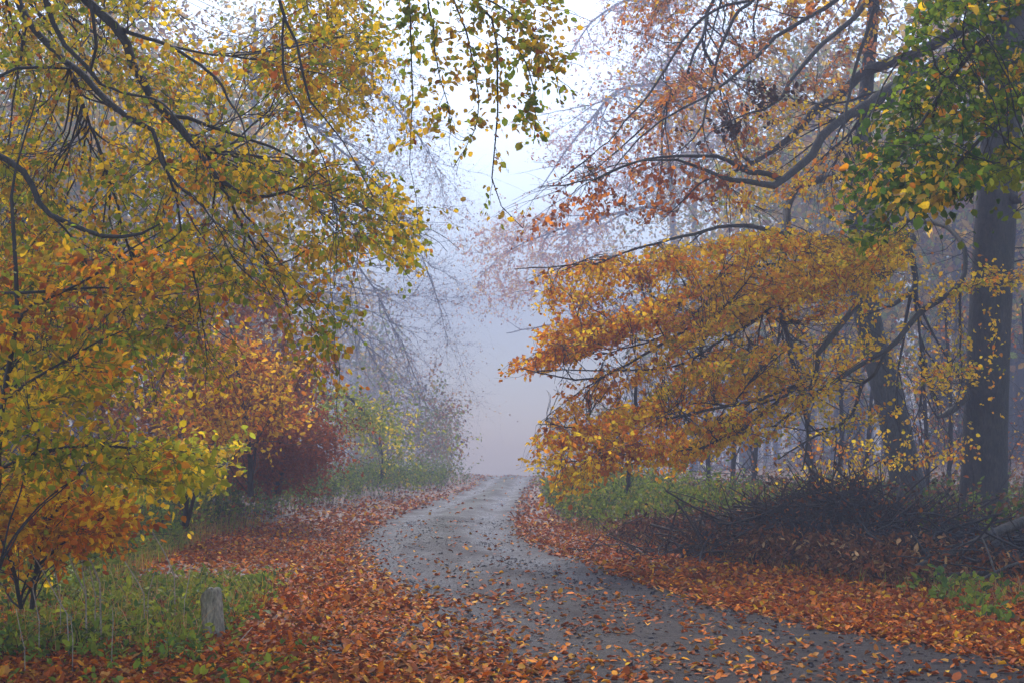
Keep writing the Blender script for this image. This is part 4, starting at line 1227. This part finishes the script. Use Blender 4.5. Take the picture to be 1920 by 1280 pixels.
# ------------------------------------------------------------------ brush pile
rng = np.random.default_rng(90)
bc = on_ground(4.9, 21.5)
rt = thing("brush_pile", bc, "dark heap of tangled dead twigs in front of the leaning beech", "brush pile")
K = 1500; n = 8
u = rng.normal(0, 1, (K, 2))
cx = 4.8 + u[:, 0] * 1.35; cyy = 21.8 + u[:, 1] * .9
hh = .72 * np.exp(-((cx - 4.9) / .9) ** 2 - ((cyy - 21.8) / 1.4) ** 2) + .55 * np.exp(-((cx - 3.6) / .9) ** 2 - ((cyy - 21.4) / 1.2) ** 2) + .4 * np.exp(-((cx - 6.3) / .8) ** 2)
cz = ground_z(cx, cyy) + rng.random(K) ** .8 * hh
a = rng.uniform(0, 6.283, K); el = rng.normal(.15, .45, K)
d = np.stack([np.cos(a) * np.cos(el), np.sin(a) * np.cos(el) * .7, np.sin(el)], -1)
ln = rng.uniform(.5, 2.0, K)
s = np.linspace(-.5, .5, n)[None, :, None]
bendv = nrm(rng.normal(0, 1, (K, 3))) * (ln * rng.uniform(.05, .25, K))[:, None]
pts = np.stack([cx, cyy, cz], -1)[:, None] + d[:, None] * (ln[:, None, None] * s) + bendv[:, None] * (s ** 2 * 4) + np.cumsum(rng.normal(0, .012, (K, n, 3)), 1)
pts[..., 2] = np.maximum(pts[..., 2], ground_z(pts[..., 0], pts[..., 1]) + .01)
rb = rng.gamma(2.0, .0035, K) + .003
g = Geo(); v, q = tube_arrays(pts, rb[:, None] * np.linspace(1, .45, n)[None], 4); g.add(v, q)
g.build("dead_twigs", M_BRUSH, rt)
g = Geo()
k = rng.integers(0, K, 4200)
pp = pts[k, rng.integers(0, n, 4200)] + rng.normal(0, .05, (4200, 3))
leaf_mesh(g, rng, pp, rng.normal(0, 1, (4200, 3)), nrm(rng.normal(0, 1, (4200, 3)) + [0, -.3, .3]), rng.uniform(.05, .1, 4200), palette_colors(rng, 4200, dict(brown=2, dark=2.4, rust=1, orange=.2)), .6, .3)
g.build("dead_leaves", M_DRYLEAF, rt)

# ------------------------------------------------------------------ logs and sticks on the right
rng = np.random.default_rng(91)


def log(name, label, cat, rows, group=None, mat=None, sides=10, rough=.08):
    a, r = limb_pts(rows, 18)
    mid = a[len(a) // 2]
    o = thing(name, (mid[0], mid[1], float(ground_z(mid[0], mid[1]))), label, cat, group) if False else None
    v, q = rough_tube(rng, a, r, sides, rough)
    # close both ends
    g = Geo()
    c0, c1 = a[0], a[-1]
    nv = len(v)
    v = np.concatenate([v, [c0, c1]])
    ring0 = np.arange(sides); ring1 = np.arange(nv - sides, nv)
    q2 = []
    for i in range(0, sides, 2):
        q2.append([nv, ring0[(i + 2) % sides], ring0[i + 1], ring0[i]])
        q2.append([nv + 1, ring1[i], ring1[i + 1], ring1[(i + 2) % sides]])
    g.add(v, np.concatenate([q, np.array(q2)]))
    ob = g.build(name, mat or M_DEADWOOD)
    return tag(ob, label, cat, group)


LG = "dead logs heaped on the right"
log("fallen_log", "long pale log sloping up to the right, topmost of the heap", "log", [(1692, 1073, 16.6, 4.5), (1730, 1058, 16.7, 6), (1790, 1035, 16.9, 9), (1850, 1008, 17.1, 9.5), (1900, 985, 17.3, 10), (1990, 955, 17.6, 10)], LG)
log("fallen_log", "mossy log with a cut end lying under the long pale one", "log", [(1755, 1070, 16.6, 8), (1800, 1060, 16.7, 9.5), (1845, 1055, 16.9, 9.5), (1930, 1040, 17.2, 10), (2000, 1030, 17.4, 10)], LG)
log("fallen_log", "thin straight log with a bright bark strip low in the heap", "log", [(1750, 1078, 16.2, 3.5), (1800, 1076, 16.2, 4.5), (1860, 1074, 16.3, 5), (1950, 1070, 16.4, 5.5)], LG)
log("fallen_log", "dark thick log at the back of the heap, below the tall trunk", "log", [(1770, 1040, 18.2, 8), (1830, 1030, 18.3, 10), (1900, 1015, 18.5, 11), (1990, 1000, 18.7, 11)], LG, M_BARK)
log("fallen_branch", "crooked branch rising from the lowest logs towards the right edge", "branch", [(1795, 1100, 15.8, 2.2), (1840, 1085, 15.9, 2.6), (1870, 1070, 16, 2.8), (1905, 1056, 16.1, 2.6), (1950, 1050, 16.2, 2)], None)
log("leaning_stick", "slim straw coloured stick leaning across the front of the log heap", "stick", [(1885, 1125, 15.4, 1.6), (1868, 1080, 15.5, 2), (1855, 1040, 15.7, 2), (1842, 1008, 15.9, 1.2)], None, M_DEADWOOD, 6)
log("leaning_stick", "bent brown stick lying against the front of the brush pile", "stick", [(1700, 1045, 18.5, 1.2), (1660, 1018, 18.7, 1.8), (1630, 1000, 18.9, 1.6), (1617, 980, 19, 1)], None, M_DEADWOOD, 6)
K = 260; n = 7
cx = rng.uniform(4.7, 7.6, K); cyy = rng.uniform(16.2, 19.2, K)
cz = ground_z(cx, cyy) + rng.random(K) * .40
a = rng.uniform(0, 6.283, K); d = np.stack([np.cos(a), np.sin(a) * .5, rng.normal(.1, .3, K)], -1)
ln = rng.uniform(.3, 1.3, K); s = np.linspace(-.5, .5, n)[None, :, None]
pts = np.stack([cx, cyy, cz], -1)[:, None] + d[:, None] * ln[:, None, None] * s + np.cumsum(rng.normal(0, .015, (K, n, 3)), 1)
pts[..., 2] = np.maximum(pts[..., 2], ground_z(pts[..., 0], pts[..., 1]) + .01)
g = Geo(); v, q = tube_arrays(pts, (rng.gamma(2, .004, K) + .003)[:, None] * np.linspace(1, .5, n)[None], 4); g.add(v, q)
tag(g.build("fallen_twigs", M_TWIG), "litter of dead twigs round the logs on the right", "twigs", kind="stuff")

# ------------------------------------------------------------------ wooden post
rng = np.random.default_rng(92)
pb = P(401, 1190, 12.1)
pb = on_ground(pb[0], 12.1)
h = 0.40; sd = 20; rows = 12
a = np.arange(sd) * 2 * np.pi / sd
zz = np.concatenate([[-.1], np.linspace(0, h, rows)])
vv = []
for i, z in enumerate(zz):
    rr_ = .088 * (1 + .05 * np.sin(a * 3 + 1) + .03 * np.sin(a * 7 + z * 6)) * (1 + .05 * (1 - max(z, 0) / h))
    if i == len(zz) - 1: rr_ = rr_ * .90
    top = (0.035 * np.sin(a + 2.2) + .012 * np.sin(3 * a)) * max(z, 0) / h
    vv.append(np.stack([np.cos(a) * rr_ - .10 * max(z, 0) / h * .35, np.sin(a) * rr_, z + top], -1))
ring_in = vv[-1].copy(); ring_in[:, :2] = (ring_in[:, :2] - ring_in[:, :2].mean(0)) * .55 + ring_in[:, :2].mean(0); ring_in[:, 2] += .008
ring_c = ring_in.copy(); ring_c[:] = ring_in.mean(0); ring_c[:, 2] -= .004
vv += [ring_in, ring_c]
V = np.concatenate(vv) + pb
idx = np.arange(len(vv) * sd).reshape(len(vv), sd); nx = np.roll(idx, -1, 1)
q = np.stack([idx[:-1], nx[:-1], nx[1:], idx[1:]], -1).reshape(-1, 4)
g = Geo(); g.add(V, q)
tag(g.build("wooden_post", M_POST), "short weathered wooden post standing among green plants at the leaf covered edge", "post")

# ------------------------------------------------------------------ dry stalks on the left
ST = [("longest pale stalk, leaning left up into the orange shrub", [(193, 1105, 11.6, 3), (165, 1040, 11.7, 2.6), (140, 985, 11.8, 2.4), (122, 942, 11.9, 1.6)]),
      ("pale upright stalk bending left, just left of the pair of straight ones", [(165, 1122, 11.5, 2.4), (143, 1075, 11.5, 2.4), (132, 1045, 11.6, 2.2), (127, 1018, 11.6, 1.6)]),
      ("straight pale stalk crossing behind the longest one", [(163, 1115, 11.8, 2), (155, 1075, 11.8, 2), (153, 1040, 11.9, 1.8), (150, 980, 12, 1.2)]),
      ("short pale stalk in the middle of the clump", [(180, 1118, 11.6, 1.8), (172, 1085, 11.6, 1.7), (165, 1050, 11.7, 1.2)]),
      ("grey stalk leaning far left across the green plants", [(132, 1160, 11.0, 2), (105, 1115, 11.1, 2.2), (75, 1060, 11.2, 2), (52, 1026, 11.3, 1.4)]),
      ("thin brown stalk standing behind the far leaning grey one", [(115, 1130, 11.6, 1.5), (105, 1075, 11.7, 1.5), (95, 1020, 11.8, 1)]),
      ("pale stalk leaning left between the clump and the post", [(273, 1118, 12.2, 2), (255, 1085, 12.3, 2), (233, 1050, 12.4, 1.4)]),
      ("short stalk leaning right, beside the pale one near the post", [(277, 1118, 12.4, 1.5), (283, 1095, 12.4, 1.4), (290, 1070, 12.5, 1)]),
      ("brown stalk leaning left at the grassy edge behind the post", [(330, 1085, 13.2, 2.2), (308, 1035, 13.3, 2.2), (285, 995, 13.4, 1.4)]),
      ("thin stalk standing close to the left side of the post", [(345, 1130, 12.2, 1.6), (352, 1095, 12.3, 1.5), (358, 1060, 12.4, 1)]),
      ("low thin stalk nearest the left edge of the plants", [(48, 1222, 10.2, 1.5), (38, 1180, 10.3, 1.4), (30, 1140, 10.4, 1)]),
      ("stalk bent like a hook above the low one at the left edge", [(75, 1170, 10.8, 1.5), (65, 1120, 10.9, 1.5), (62, 1100, 10.9, 1.3), (70, 1080, 11, .9)]),
      ("short upright stalk in the leaves below the clump", [(137, 1205, 10.4, 1.5), (135, 1180, 10.4, 1.4), (133, 1158, 10.5, 1)]),
      ("slim grey stalk rising from the sprouts left of the post", [(210, 1200, 10.6, 1.4), (212, 1170, 10.7, 1.3), (211, 1138, 10.8, .9)]),
      ("leaning twig lying in the leaves to the right of the post", [(440, 1210, 11.4, 1.6), (455, 1195, 11.5, 1.5), (473, 1175, 11.7, 1)])]
rng = np.random.default_rng(93)
for lab, rows in ST:
    a, r = limb_pts(rows, 14)
    a[0, 2] = min(a[0, 2], float(road_z(a[:1, 0], a[:1, 1])[0]) - .02)
    v, q = rough_tube(rng, a, r * .62, 6, .08)
    g = Geo(); g.add(v, q)
    tag(g.build("dry_stalk", M_STALK), lab, "dry stalk", "dry stalks on the left verge")

# ================================================================== HAZE
hm = bpy.data.materials.new("mist_air"); hm.use_nodes = True
t = hm.node_tree; t.nodes.clear()
out = t.nodes.new("ShaderNodeOutputMaterial")
pv = t.nodes.new("ShaderNodeVolumePrincipled")
pv.inputs["Color"].default_value = HAZE_COLOR
pv.inputs["Density"].default_value = HAZE_DENSITY
pv.inputs["Anisotropy"].default_value = HAZE_G
t.links.new(pv.outputs[0], out.inputs["Volume"])
X0, X1, Y0, Y1, Z0, Z1 = -200, 200, -20, 520, -16, 56
V = np.array([[x, y, z] for z in (Z0, Z1) for x, y in ((X0, Y0), (X1, Y0), (X1, Y1), (X0, Y1))], float)
q = np.array([[0, 3, 2, 1], [4, 5, 6, 7], [0, 1, 5, 4], [1, 2, 6, 5], [2, 3, 7, 6], [3, 0, 4, 7]])
g = Geo(); g.add(V, q)
tag(g.build("haze", hm, None, False), kind="stuff")
